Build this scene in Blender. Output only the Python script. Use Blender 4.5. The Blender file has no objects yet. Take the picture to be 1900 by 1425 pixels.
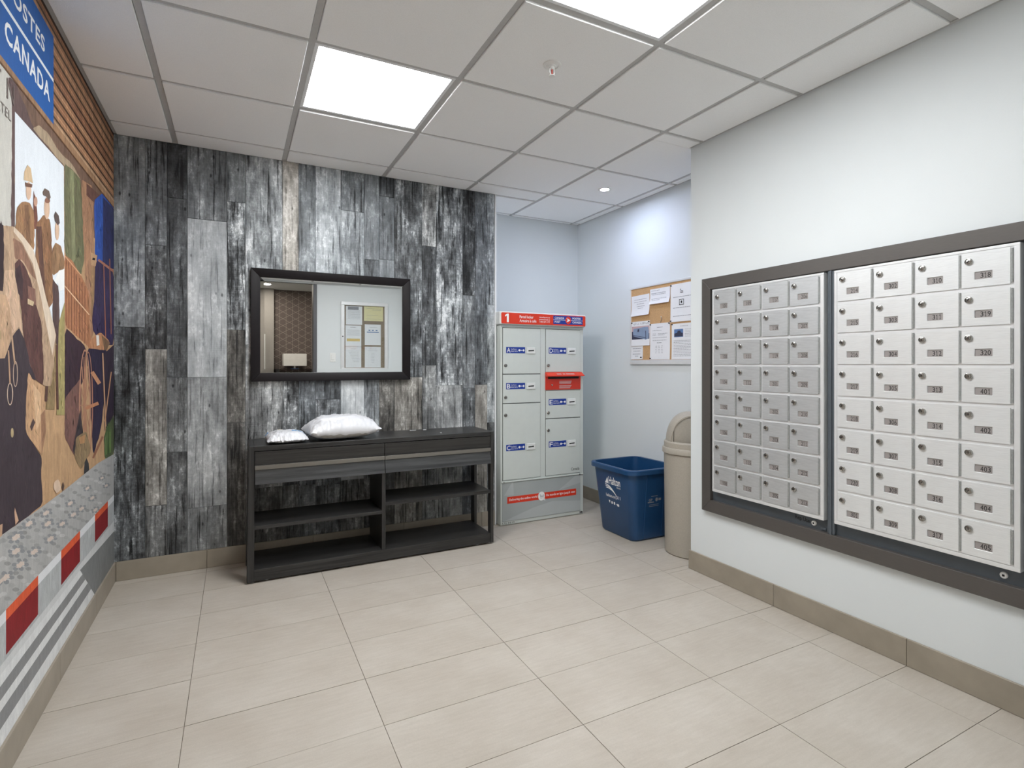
import bpy, bmesh, math, random
from mathutils import Vector, Matrix, noise

random.seed(7)
# ------------------------------------------------------------------ camera, world, exposure
FPX, YAW, HOR = 998.5, math.radians(27.146), 675.66     # focal length (px of the 1900x1425 frame), heading, horizon row
EYE = 1.178                                             # lens height above the floor
sc = bpy.context.scene
col = sc.collection
cd = bpy.data.cameras.new('camera')
cd.sensor_fit = 'HORIZONTAL'; cd.sensor_width = 36.0
cd.lens = 36.0 * FPX / 1900.0
cd.shift_y = (HOR - 712.5) / 1900.0
cd.clip_start = 0.02
cam = bpy.data.objects.new('camera', cd); col.objects.link(cam)
cam.location = (0, 0, EYE); cam.rotation_euler = (math.pi / 2, 0, -YAW)
sc.camera = cam
world = bpy.data.worlds.new('world'); sc.world = world; world.use_nodes = True
world.node_tree.nodes['Background'].inputs[0].default_value = (0.8, 0.85, 0.9, 1)
world.node_tree.nodes['Background'].inputs[1].default_value = 0.15
sc.view_settings.view_transform = 'Standard'; sc.view_settings.look = 'None'
sc.view_settings.gamma = 1.0; sc.view_settings.use_curve_mapping = False
sc.view_settings.exposure = 0.0
sc.cycles.use_denoising = True
sc.cycles.max_bounces = 14; sc.cycles.diffuse_bounces = 10; sc.cycles.glossy_bounces = 6
sc.cycles.sample_clamp_indirect = 6.0
PANEL_EMIT = 30.0        # the two LED ceiling panels
SPOT_EMIT = 620.0        # the recessed spot in the alcove
HALL_EMIT = 230.0         # the lamps of the corridor behind the doorway

# ------------------------------------------------------------------ room dimensions (metres, z = 0 is the floor)
XL, XR, YB, YF, ZC = -0.590, 2.337, 3.580, -0.190, 2.428
AX0, AX1, AYB, RWE = 1.700, 2.735, 4.040, 2.294         # alcove: return wall, right wall, back wall; end of the mailbox wall
GX = [-0.305, 0.262, 0.870, 1.468, 2.045, 2.650]        # ceiling grid lines
GY = [-0.19, 0.400, 1.005, 1.606, 2.198, 2.806, 3.385, 3.985]
BASEH = 0.106

_s, _c = math.sin(YAW), math.cos(YAW)
def ray(px, py):
    u = (px - 950) / FPX
    return Vector((_s + u * _c, _c - u * _s, -(py - HOR) / FPX))
def on_x(px, py, x): d = ray(px, py); t = x / d.x; return Vector((x, d.y * t, EYE + d.z * t))
def on_y(px, py, y): d = ray(px, py); t = y / d.y; return Vector((d.x * t, y, EYE + d.z * t))
def on_z(px, py, z): d = ray(px, py); t = (z - EYE) / d.z; return Vector((d.x * t, d.y * t, z))

# ------------------------------------------------------------------ mesh helpers
class MB:
    def __init__(s): s.v = []; s.f = []
    def add(s, vs, fs):
        n = len(s.v); s.v += [Vector(p) for p in vs]; s.f += [tuple(i + n for i in f) for f in fs]; return s
    def box(s, x0, x1, y0, y1, z0, z1):
        x0, x1 = min(x0, x1), max(x0, x1); y0, y1 = min(y0, y1), max(y0, y1); z0, z1 = min(z0, z1), max(z0, z1)
        return s.add([(x0, y0, z0), (x1, y0, z0), (x1, y1, z0), (x0, y1, z0), (x0, y0, z1), (x1, y0, z1), (x1, y1, z1), (x0, y1, z1)],
                     [(0, 3, 2, 1), (4, 5, 6, 7), (0, 1, 5, 4), (1, 2, 6, 5), (2, 3, 7, 6), (3, 0, 4, 7)])
    def fbox(s, F, u0, u1, v0, v1, w0, w1):
        u0, u1 = min(u0, u1), max(u0, u1); v0, v1 = min(v0, v1), max(v0, v1); w0, w1 = min(w0, w1), max(w0, w1)
        P = [(u0, v0, w0), (u1, v0, w0), (u1, v1, w0), (u0, v1, w0), (u0, v0, w1), (u1, v0, w1), (u1, v1, w1), (u0, v1, w1)]
        return s.add([F.p(*q) for q in P], [(0, 3, 2, 1), (4, 5, 6, 7), (0, 1, 5, 4), (1, 2, 6, 5), (2, 3, 7, 6), (3, 0, 4, 7)])
    def prism(s, F, pts, w0, w1):                      # polygon pts (u,v), counter-clockwise seen from +w, extruded
        n = len(pts)
        vs = [F.p(u, v, w0) for u, v in pts] + [F.p(u, v, w1) for u, v in pts]
        fs = [tuple(range(n - 1, -1, -1)), tuple(range(n, 2 * n))] + [(i, (i + 1) % n, n + (i + 1) % n, n + i) for i in range(n)]
        return s.add(vs, fs)
    def flat(s, F, pts, w):
        return s.add([F.p(u, v, w) for u, v in pts], [tuple(range(len(pts)))])
    def lathe(s, F, prof, n=24, caps=True):            # profile (radius, w) about the frame's w axis
        vs = []; fs = []
        for r, w in prof:
            for i in range(n):
                a = 2 * math.pi * i / n; vs.append(F.p(r * math.cos(a), r * math.sin(a), w))
        for k in range(len(prof) - 1):
            for i in range(n):
                j = (i + 1) % n; fs.append((k * n + i, k * n + j, (k + 1) * n + j, (k + 1) * n + i))
        if caps:
            fs.append(tuple(range(n - 1, -1, -1))); m = (len(prof) - 1) * n; fs.append(tuple(range(m, m + n)))
        return s.add(vs, fs)
    def tube(s, pts, r, n=8):
        pts = [Vector(p) for p in pts]; vs = []; fs = []
        for i, p in enumerate(pts):
            d = (pts[min(i + 1, len(pts) - 1)] - pts[max(i - 1, 0)]).normalized()
            a = d.orthogonal().normalized(); b = d.cross(a)
            for k in range(n):
                t = 2 * math.pi * k / n; vs.append(p + r * (a * math.cos(t) + b * math.sin(t)))
        for i in range(len(pts) - 1):
            for k in range(n):
                j = (k + 1) % n; fs.append((i * n + k, i * n + j, (i + 1) * n + j, (i + 1) * n + k))
        fs.append(tuple(range(n - 1, -1, -1))); m = (len(pts) - 1) * n; fs.append(tuple(range(m, m + n)))
        return s.add(vs, fs)
    def loft(s, rings, cap0=True, cap1=True):
        n = len(rings[0]); vs = [p for r in rings for p in r]; fs = []
        for k in range(len(rings) - 1):
            for i in range(n):
                j = (i + 1) % n; fs.append((k * n + i, k * n + j, (k + 1) * n + j, (k + 1) * n + i))
        if cap0: fs.append(tuple(range(n - 1, -1, -1)))
        if cap1: m = (len(rings) - 1) * n; fs.append(tuple(range(m, m + n)))
        return s.add(vs, fs)

class Frame:                                            # local axes: u right, v up, w towards the viewer
    def __init__(s, o, R, U): s.o = Vector(o); s.R = Vector(R).normalized(); s.U = Vector(U).normalized(); s.N = s.R.cross(s.U)
    def p(s, u, v, w=0.0): return s.o + s.R * u + s.U * v + s.N * w
    def at(s, u, v, w=0.0): return Frame(s.p(u, v, w), s.R, s.U)
BACK = lambda x, y, z: Frame((x, y, z), (1, 0, 0), (0, 0, 1))       # faces -y
RIGHT = lambda x, y, z: Frame((x, y, z), (0, -1, 0), (0, 0, 1))     # faces -x
LEFT = lambda x, y, z: Frame((x, y, z), (0, 1, 0), (0, 0, 1))       # faces +x
FRONT = lambda x, y, z: Frame((x, y, z), (-1, 0, 0), (0, 0, 1))     # faces +y
UP = lambda x, y, z: Frame((x, y, z), (1, 0, 0), (0, 1, 0))         # faces +z
DOWN = lambda x, y, z: Frame((x, y, z), (1, 0, 0), (0, -1, 0))      # faces -z

WPOS = {}
def tag(o, label=None, cat=None, group=None, kind=None):
    if label: o['label'] = label
    if cat: o['category'] = cat
    if group: o['group'] = group
    if kind: o['kind'] = kind
    return o
def mesh_of(name, mb, mat, bevel=0, smooth=None, seg=2, recalc=True):
    me = bpy.data.meshes.new(name)
    me.from_pydata([tuple(v) for v in mb.v], [], mb.f)
    if recalc or bevel:
        bm = bmesh.new(); bm.from_mesh(me)
        if recalc: bmesh.ops.recalc_face_normals(bm, faces=bm.faces)
        if bevel:
            es = [e for e in bm.edges if len(e.link_faces) == 2 and e.calc_face_angle(0) > 0.5]
            bmesh.ops.bevel(bm, geom=es, offset=bevel, segments=seg, affect='EDGES', profile=0.5, clamp_overlap=True)
        bm.to_mesh(me); bm.free()
    if smooth is not None:
        me.polygons.foreach_set('use_smooth', [True] * len(me.polygons)); me.set_sharp_from_angle(angle=math.radians(smooth))
    if mat: me.materials.append(mat)
    me.update(); return me
def link(name, me, loc, parent=None):                   # loc in world coordinates
    o = bpy.data.objects.new(name, me); col.objects.link(o)
    loc = Vector(loc); WPOS[o.name] = loc
    if parent is not None:
        o.parent = parent; o.location = loc - WPOS[parent.name]
    else: o.location = loc
    return o
def obj(name, mb, mat, parent=None, bevel=0, smooth=None, seg=2, recalc=True):
    xs = [v.x for v in mb.v]; ys = [v.y for v in mb.v]; zs = [v.z for v in mb.v]
    o = Vector(((min(xs) + max(xs)) / 2, (min(ys) + max(ys)) / 2, min(zs)))
    mb.v = [v - o for v in mb.v]
    return link(name, mesh_of(name, mb, mat, bevel, smooth, seg, recalc), o, parent)
def empty(name, loc, label, cat, group=None):
    o = bpy.data.objects.new(name, None); o.empty_display_size = 0.05; col.objects.link(o)
    o.location = loc; WPOS[o.name] = Vector(loc); return tag(o, label, cat, group)

_tc = {}
def text_mesh(body, bold=0.0, spacing=1.0):
    k = (body, bold, spacing)
    if k not in _tc:
        c = bpy.data.curves.new('lettering', 'FONT'); c.body = body; c.resolution_u = 3; c.offset = bold; c.space_character = spacing
        c.size = 1.0
        o = bpy.data.objects.new('lettering_tmp', c); m = bpy.data.meshes.new_from_object(o)
        vs = [v.co.copy() for v in m.vertices]; fs = [tuple(p.vertices) for p in m.polygons]
        x0 = min(v.x for v in vs); x1 = max(v.x for v in vs); y0 = min(v.y for v in vs); y1 = max(v.y for v in vs)
        bpy.data.objects.remove(o); bpy.data.curves.remove(c); bpy.data.meshes.remove(m)
        _tc[k] = (vs, fs, x0, x1, y0, y1)
    return _tc[k]
def put_text(mb, F, body, u0, u1, v0, v1, w=0.0004, bold=0.0, spacing=1.0):
    """text stretched into the rectangle u0..u1, v0..v1 of frame F (u1 None keeps the aspect)"""
    vs, fs, x0, x1, y0, y1 = text_mesh(body, bold, spacing)
    sy = (v1 - v0) / (y1 - y0); sx = sy if u1 is None else (u1 - u0) / (x1 - x0)
    return mb.add([F.p(u0 + (v.x - x0) * sx, v0 + (v.y - y0) * sy, w) for v in vs], fs)

ONE = [(.24, 0), (.80, 0), (.80, .10), (.60, .10), (.60, 1), (.46, 1), (.18, .82), (.18, .70), (.44, .80), (.44, .10), (.24, .10)]
def put_number(mb, F, body, u0, u1, v0, v1, w, bold):
    """engraved figures, one cell each, the 1 with a flag and a foot"""
    n = len(body); cw = (u1 - u0) / n
    for k, ch in enumerate(body):
        a = u0 + k * cw + cw * 0.08; b_ = u0 + (k + 1) * cw - cw * 0.08
        if ch == '1': mb.flat(F, [(a + (b_ - a) * x, v0 + (v1 - v0) * y) for x, y in ONE], w)
        else: put_text(mb, F, ch, a, b_, v0, v1, w, bold)
    return mb
# ------------------------------------------------------------------ materials
def lin(c):
    f = lambda x: x / 12.92 if x <= 0.04045 else ((x + 0.055) / 1.055) ** 2.4
    return tuple(f(v / 255.0) for v in c) + (1.0,)
def new_mat(name):
    m = bpy.data.materials.new(name); m.use_nodes = True
    nt = m.node_tree; return m, nt, nt.nodes['Principled BSDF']
def N(nt, t, **kw):
    n = nt.nodes.new(t)
    for k, v in kw.items():
        if k in n.inputs.keys(): n.inputs[k].default_value = v
        else: setattr(n, k, v)
    return n
def ramp(nt, fac, stops):
    r = nt.nodes.new('ShaderNodeValToRGB'); e = r.color_ramp.elements
    while len(e) < len(stops): e.new(0.5)
    for el, (p, c) in zip(e, stops): el.position = p; el.color = c if len(c) == 4 else tuple(c) + (1,)
    nt.links.new(fac, r.inputs[0]); return r.outputs[0]
def surf(name, rgb, rough=0.5, metal=0.0, var=0.06, scale=20.0, bump=0.0, bscale=200.0, stretch=(1, 1, 1), rvar=0.0, spec=0.5, coat=0.0):
    """painted / plastic / metal surface: colour with a mottled variation, optional fine relief"""
    m, nt, b = new_mat(name); L = nt.links
    tc = N(nt, 'ShaderNodeTexCoord'); mp = N(nt, 'ShaderNodeMapping'); mp.inputs['Scale'].default_value = stretch
    L.new(tc.outputs['Object'], mp.inputs[0])
    n1 = N(nt, 'ShaderNodeTexNoise', Scale=scale, Detail=5.0); L.new(mp.outputs[0], n1.inputs['Vector'])
    c = lin(rgb); lo = tuple(v * (1 - var) for v in c[:3]); hi = tuple(min(1, v * (1 + var)) for v in c[:3])
    L.new(ramp(nt, n1.outputs[0], [(0.3, lo), (0.7, hi)]), b.inputs['Base Color'])
    b.inputs['Roughness'].default_value = rough; b.inputs['Metallic'].default_value = metal
    b.inputs['Specular IOR Level'].default_value = spec
    if coat: b.inputs['Coat Weight'].default_value = coat
    if rvar:
        mr = N(nt, 'ShaderNodeMapRange'); mr.inputs['To Min'].default_value = max(0.02, rough - rvar); mr.inputs['To Max'].default_value = min(1, rough + rvar)
        L.new(n1.outputs[0], mr.inputs[0]); L.new(mr.outputs[0], b.inputs['Roughness'])
    if bump:
        n2 = N(nt, 'ShaderNodeTexNoise', Scale=bscale, Detail=3.0); L.new(mp.outputs[0], n2.inputs['Vector'])
        bp = N(nt, 'ShaderNodeBump', Strength=bump, Distance=0.002); L.new(n2.outputs[0], bp.inputs['Height']); L.new(bp.outputs[0], b.inputs['Normal'])
    return m
def emit(name, rgb, strength):
    m, nt, b = new_mat(name)
    b.inputs['Base Color'].default_value = lin(rgb); b.inputs['Emission Color'].default_value = lin(rgb); b.inputs['Emission Strength'].default_value = strength
    n1 = N(nt, 'ShaderNodeTexNoise', Scale=3.0)
    mr = N(nt, 'ShaderNodeMapRange'); mr.inputs['To Min'].default_value = strength * 0.97; mr.inputs['To Max'].default_value = strength * 1.03
    nt.links.new(n1.outputs[0], mr.inputs[0]); nt.links.new(mr.outputs[0], b.inputs['Emission Strength'])
    return m

M = {}
M['paint'] = surf('wall_paint', (226, 231, 233), 0.62, var=0.012, scale=3, bump=0.12, bscale=420)
M['white_trim'] = surf('white_corner_bead', (236, 238, 240), 0.5, var=0.01)
M['tile_c'] = surf('ceiling_tile_fissured', (249, 249, 249), 0.9, var=0.03, scale=260, bump=0.35, bscale=300, spec=0.2)
M['tee'] = surf('grey_ceiling_tee', (188, 187, 186), 0.55, var=0.03, scale=60)
M['slab'] = surf('ceiling_void', (120, 120, 120), 0.9)
M['grout'] = surf('floor_grout', (104, 94, 80), 0.9, var=0.12, scale=80)
M['base'] = surf('baseboard_tile', (156, 147, 133), 0.5, var=0.09, scale=9, bump=0.08, bscale=150)
M['alu'] = surf('brushed_aluminium', (238, 240, 241), 0.34, metal=0.35, var=0.06, scale=30, stretch=(3, 1, 28), rvar=0.07)  # lighter base colour stands in for the brighter reflections on this bank
M['alu_frame'] = surf('aluminium_extrusion', (236, 237, 238), 0.36, metal=0.35, var=0.03)
M['alu_dim'] = surf('aluminium_dark_reflection', (206, 208, 210), 0.40, metal=0.5, var=0.10, scale=24, stretch=(3, 1, 20), rvar=0.08)  # same metal as the other bank, darker reflections put into its colour
M['steel'] = surf('lock_steel', (170, 168, 164), 0.25, metal=1.0, var=0.06)
M['hinge'] = surf('hinge_steel', (176, 178, 177), 0.35, metal=0.5, var=0.15, scale=120)
M['black'] = surf('black_void', (14, 14, 15), 0.6)
M['ink'] = surf('black_ink', (26, 24, 24), 0.7)
M['slot'] = surf('number_card', (156, 150, 148), 0.5, var=0.05)
M['bronze'] = surf('dark_bronze_frame', (92, 88, 85), 0.42, metal=0.25, var=0.05, scale=40, stretch=(1, 1, 12))
M['slate'] = surf('blue_grey_backing', (88, 95, 102), 0.45, var=0.05, metal=0.1)
M['enamel'] = surf('locker_enamel', (208, 214, 210), 0.42, var=0.015, bump=0.06, bscale=300)
M['enamel_hdr'] = surf('locker_header_plastic', (228, 230, 228), 0.4, var=0.01)
M['panel_grey'] = surf('locker_lower_panel', (170, 176, 176), 0.42, var=0.03, scale=6)
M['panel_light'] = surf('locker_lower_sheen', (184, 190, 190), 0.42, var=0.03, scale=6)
M['red'] = surf('signal_red', (222, 58, 32), 0.38, var=0.03)
M['red_dk'] = surf('letter_box_red', (206, 52, 34), 0.36, var=0.04)
M['blue'] = surf('label_blue', (24, 58, 150), 0.4, var=0.03)
M['white'] = surf('white_print', (246, 246, 246), 0.5, var=0.01)
M['paper'] = surf('white_paper', (240, 241, 244), 0.75, var=0.015)
M['paper_y'] = surf('pale_yellow_paper', (236, 228, 178), 0.75, var=0.015)
M['print_grey'] = surf('grey_print', (150, 150, 156), 0.7)
M['print_blue'] = surf('blue_print', (96, 128, 178), 0.7)
M['print_yel'] = surf('ochre_print', (224, 196, 120), 0.7)
M['sofa_navy'] = surf('print_navy', (56, 58, 82), 0.6); M['sofa_blue'] = surf('print_sofa_blue', (142, 160, 188), 0.6); M['sofa_pink'] = surf('print_pink_wall', (206, 176, 178), 0.6)
M['cork'] = surf('cork', (204, 164, 118), 0.9, var=0.14, scale=160, bump=0.3, bscale=220)
M['cork_dk'] = surf('fabric_pinboard', (142, 126, 106), 0.9, var=0.12, scale=160, bump=0.2, bscale=220)
M['frame_dk'] = surf('mirror_frame_espresso', (25, 21, 23), 0.5, var=0.10, scale=18, spec=0.2)
M['bin'] = surf('blue_recycling_plastic', (27, 70, 114), 0.34, var=0.05, scale=14, rvar=0.06)
M['can'] = surf('taupe_bin_plastic', (172, 165, 153), 0.45, var=0.05, scale=120, bump=0.2, bscale=260)
M['poly'] = surf('white_poly_mailer', (216, 217, 221), 0.30, var=0.03, scale=9, bump=0.5, bscale=30)
M['poly_grey'] = surf('mailer_grey', (176, 174, 170), 0.4, var=0.03)
M['poly_blue'] = surf('mailer_blue_print', (86, 156, 212), 0.4, var=0.1, scale=40)
M['strip'] = surf('brushed_drawer_pull', (138, 134, 128), 0.32, metal=0.7, var=0.05, stretch=(1, 20, 20))
M['white_plastic'] = surf('white_plastic', (238, 238, 236), 0.35, var=0.01)
M['door_fr'] = surf('dark_grey_door_frame', (88, 88, 92), 0.45, var=0.04)
M['shade'] = surf('lampshade_fabric', (240, 239, 236), 0.8, var=0.03)
M['hall'] = surf('corridor_paint', (150, 146, 142), 0.7, var=0.02)
M['hall_floor'] = surf('corridor_floor', (150, 144, 136), 0.4, var=0.06, scale=5)
M['led'] = emit('led_diffuser', (250, 252, 253), PANEL_EMIT)
M['spot'] = emit('spot_lens', (216, 226, 255), SPOT_EMIT)
M['hall_led'] = emit('corridor_lamp', (255, 244, 228), HALL_EMIT)
m, nt, b = new_mat('mirror_silver'); b.inputs['Metallic'].default_value = 1; b.inputs['Roughness'].default_value = 0.0
nn = N(nt, 'ShaderNodeTexNoise', Scale=2.0); nt.links.new(ramp(nt, nn.outputs[0], [(0.0, (0.86, 0.88, 0.88)), (1.0, (0.89, 0.90, 0.90))]), b.inputs['Base Color']); M['mirror'] = m
m, nt, b = new_mat('clear_glass'); nt.nodes.remove(b)
nn = N(nt, 'ShaderNodeTexNoise', Scale=2.0); tr = N(nt, 'ShaderNodeBsdfTransparent'); gl = N(nt, 'ShaderNodeBsdfGlossy'); gl.inputs['Roughness'].default_value = 0.02
nt.links.new(ramp(nt, nn.outputs[0], [(0.0, (0.96, 0.97, 0.97)), (1.0, (0.98, 0.99, 0.99))]), tr.inputs[0])
mx = N(nt, 'ShaderNodeMixShader'); mx.inputs[0].default_value = 0.05; nt.links.new(tr.outputs[0], mx.inputs[1]); nt.links.new(gl.outputs[0], mx.inputs[2])
nt.links.new(mx.outputs[0], nt.nodes['Material Output'].inputs[0]); M['glass'] = m

def floor_tile_mat():
    m, nt, b = new_mat('floor_tile_porcelain'); L = nt.links
    geo = N(nt, 'ShaderNodeNewGeometry'); oi = N(nt, 'ShaderNodeObjectInfo')
    ad = N(nt, 'ShaderNodeVectorMath', operation='MULTIPLY_ADD'); ad.inputs[1].default_value = (1, 1, 1)
    cx = N(nt, 'ShaderNodeCombineXYZ'); ml = N(nt, 'ShaderNodeMath', operation='MULTIPLY'); ml.inputs[1].default_value = 37.0
    L.new(oi.outputs['Random'], ml.inputs[0]); L.new(ml.outputs[0], cx.inputs[0]); L.new(ml.outputs[0], cx.inputs[2])
    L.new(geo.outputs['Position'], ad.inputs[0]); L.new(cx.outputs[0], ad.inputs[2])
    n1 = N(nt, 'ShaderNodeTexNoise', Scale=4.0, Detail=6.0, Roughness=0.6); L.new(ad.outputs[0], n1.inputs['Vector'])
    mp = N(nt, 'ShaderNodeMapping'); mp.inputs['Scale'].default_value = (2, 14, 2); L.new(ad.outputs[0], mp.inputs[0])
    n2 = N(nt, 'ShaderNodeTexNoise', Scale=6.0, Detail=5.0); L.new(mp.outputs[0], n2.inputs['Vector'])
    n3 = N(nt, 'ShaderNodeTexNoise', Scale=220.0, Detail=2.0); L.new(ad.outputs[0], n3.inputs['Vector'])
    c1 = ramp(nt, n1.outputs[0], [(0.25, lin((184, 175, 163))), (0.75, lin((200, 193, 183)))])
    c2 = ramp(nt, n2.outputs[0], [(0.35, (0.93, 0.925, 0.915)), (0.7, (1.0, 1.0, 1.0))])
    c3 = ramp(nt, n3.outputs[0], [(0.3, (0.94, 0.94, 0.94)), (0.7, (1.0, 1.0, 1.0))])
    mx = N(nt, 'ShaderNodeMix', data_type='RGBA', blend_type='MULTIPLY'); mx.inputs[0].default_value = 1; L.new(c1, mx.inputs[6]); L.new(c2, mx.inputs[7])
    m2 = N(nt, 'ShaderNodeMix', data_type='RGBA', blend_type='MULTIPLY'); m2.inputs[0].default_value = 1; L.new(mx.outputs[2], m2.inputs[6]); L.new(c3, m2.inputs[7])
    L.new(m2.outputs[2], b.inputs['Base Color'])
    b.inputs['Roughness'].default_value = 0.42; b.inputs['Specular IOR Level'].default_value = 0.4
    bp = N(nt, 'ShaderNodeBump', Strength=0.05, Distance=0.001); L.new(n3.outputs[0], bp.inputs['Height']); L.new(bp.outputs[0], b.inputs['Normal'])
    return m
M['ftile'] = floor_tile_mat()

def plank_mat():
    """reclaimed wood: object colour = (tone, contrast, warmth)"""
    m, nt, b = new_mat('reclaimed_barn_plank'); L = nt.links
    geo = N(nt, 'ShaderNodeNewGeometry'); oi = N(nt, 'ShaderNodeObjectInfo'); sep = N(nt, 'ShaderNodeSeparateColor'); L.new(oi.outputs['Color'], sep.inputs[0])
    ml = N(nt, 'ShaderNodeMath', operation='MULTIPLY'); ml.inputs[1].default_value = 51.0; L.new(oi.outputs['Random'], ml.inputs[0])
    cx = N(nt, 'ShaderNodeCombineXYZ'); L.new(ml.outputs[0], cx.inputs[0]); L.new(ml.outputs[0], cx.inputs[2])
    P = N(nt, 'ShaderNodeVectorMath', operation='ADD'); L.new(geo.outputs['Position'], P.inputs[0]); L.new(cx.outputs[0], P.inputs[1])
    def mapped(scale, rot=(0, 0, 0)):
        mp = N(nt, 'ShaderNodeMapping'); mp.inputs['Scale'].default_value = scale; mp.inputs['Rotation'].default_value = rot; L.new(P.outputs[0], mp.inputs[0]); return mp.outputs[0]
    g = N(nt, 'ShaderNodeTexNoise', Scale=1.0, Detail=7.0, Roughness=0.65, Distortion=0.6); L.new(mapped((75, 75, 3.0)), g.inputs['Vector'])      # grain
    bl = N(nt, 'ShaderNodeTexNoise', Scale=1.0, Detail=6.0, Roughness=0.6, Distortion=0.4); L.new(mapped((13, 13, 4.5)), bl.inputs['Vector'])     # blotches
    fl = N(nt, 'ShaderNodeTexNoise', Scale=1.0, Detail=8.0, Roughness=0.75); L.new(mapped((55, 55, 30)), fl.inputs['Vector'])                     # flaking
    sw = N(nt, 'ShaderNodeTexNoise', Scale=1.0, Detail=3.0, Distortion=0.3); L.new(mapped((7, 7, 190), (0, 0.35, 0)), sw.inputs['Vector'])      # saw marks
    vo = N(nt, 'ShaderNodeTexVoronoi', Scale=1.0); L.new(mapped((17, 17, 8)), vo.inputs['Vector'])                                             # knots, nail holes
    def math_(op, a, bb):
        n = N(nt, 'ShaderNodeMath', operation=op)
        for i, x in enumerate((a, bb)):
            if isinstance(x, (int, float)): n.inputs[i].default_value = x
            else: L.new(x, n.inputs[i])
        return n.outputs[0]
    def c0(o, k): return math_('MULTIPLY', math_('SUBTRACT', o, 0.5), k)
    flk = N(nt, 'ShaderNodeMapRange'); flk.inputs['From Min'].default_value = 0.52; flk.inputs['From Max'].default_value = 0.60; flk.inputs['To Max'].default_value = 0.55; L.new(fl.outputs[0], flk.inputs[0])
    crk = N(nt, 'ShaderNodeMapRange'); crk.inputs['From Min'].default_value = 0.36; crk.inputs['From Max'].default_value = 0.44; crk.inputs['To Min'].default_value = -0.9; crk.inputs['To Max'].default_value = 0.0; L.new(g.outputs[0], crk.inputs[0])
    msk = N(nt, 'ShaderNodeMapRange'); msk.inputs['From Min'].default_value = 0.46; msk.inputs['From Max'].default_value = 0.62; L.new(bl.outputs[0], msk.inputs[0])
    t = math_('ADD', c0(g.outputs[0], 1.5), c0(bl.outputs[0], 3.3)); t = math_('ADD', t, c0(fl.outputs[0], 1.8)); t = math_('ADD', t, c0(sw.outputs[0], 0.5))
    t = math_('ADD', t, math_('MULTIPLY', flk.outputs[0], msk.outputs[0])); t = math_('ADD', t, crk.outputs[0]); t = math_('ADD', t, 0.12)
    t = math_('MULTIPLY', t, sep.outputs[1])
    v = math_('ADD', t, sep.outputs[0])
    kn = N(nt, 'ShaderNodeMapRange'); kn.inputs['From Min'].default_value = 0.04; kn.inputs['From Max'].default_value = 0.11; kn.inputs['To Min'].default_value = -0.35; kn.inputs['To Max'].default_value = 0.0
    L.new(vo.outputs['Distance'], kn.inputs[0]); v = math_('ADD', v, kn.outputs[0])
    lo = [(0.0, lin((26, 27, 29))), (0.25, lin((72, 75, 78))), (0.5, lin((122, 127, 131))), (0.75, lin((178, 184, 188))), (1.0, lin((228, 232, 234)))]
    wm = [(0.0, lin((30, 28, 26))), (0.25, lin((80, 76, 70))), (0.5, lin((132, 127, 119))), (0.75, lin((186, 181, 172))), (1.0, lin((228, 224, 218)))]
    mx = N(nt, 'ShaderNodeMix', data_type='RGBA'); L.new(sep.outputs[2], mx.inputs[0]); L.new(ramp(nt, v, lo), mx.inputs[6]); L.new(ramp(nt, v, wm), mx.inputs[7])
    L.new(mx.outputs[2], b.inputs['Base Color']); b.inputs['Roughness'].default_value = 0.55; b.inputs['Specular IOR Level'].default_value = 0.35
    bp = N(nt, 'ShaderNodeBump', Strength=0.25, Distance=0.001); L.new(g.outputs[0], bp.inputs['Height']); L.new(bp.outputs[0], b.inputs['Normal'])
    return m
M['plank'] = plank_mat()

def wood_mat(name, dark, light, axis='x', rough=0.36):
    m, nt, b = new_mat(name); L = nt.links
    geo = N(nt, 'ShaderNodeNewGeometry'); mp = N(nt, 'ShaderNodeMapping')
    mp.inputs['Scale'].default_value = {'x': (2.0, 70, 70), 'z': (70, 70, 2.0)}[axis]; L.new(geo.outputs['Position'], mp.inputs[0])
    n1 = N(nt, 'ShaderNodeTexNoise', Scale=1.0, Detail=8.0, Roughness=0.7, Distortion=0.5); L.new(mp.outputs[0], n1.inputs['Vector'])
    L.new(ramp(nt, n1.outputs[0], [(0.3, lin(dark)), (0.75, lin(light))]), b.inputs['Base Color'])
    b.inputs['Roughness'].default_value = rough
    bp = N(nt, 'ShaderNodeBump', Strength=0.2, Distance=0.0008); L.new(n1.outputs[0], bp.inputs['Height']); L.new(bp.outputs[0], b.inputs['Normal'])
    return m
M['ebony'] = wood_mat('black_stained_oak', (14, 14, 15), (66, 65, 64))
M['ebony_lit'] = wood_mat('black_stained_oak_lit_front', (34, 35, 37), (84, 85, 86))  # lighter copy of the oak: reflected light put into the colour
M['ebony_z'] = wood_mat('black_stained_oak_upright', (16, 16, 17), (66, 65, 64), 'z')

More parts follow.
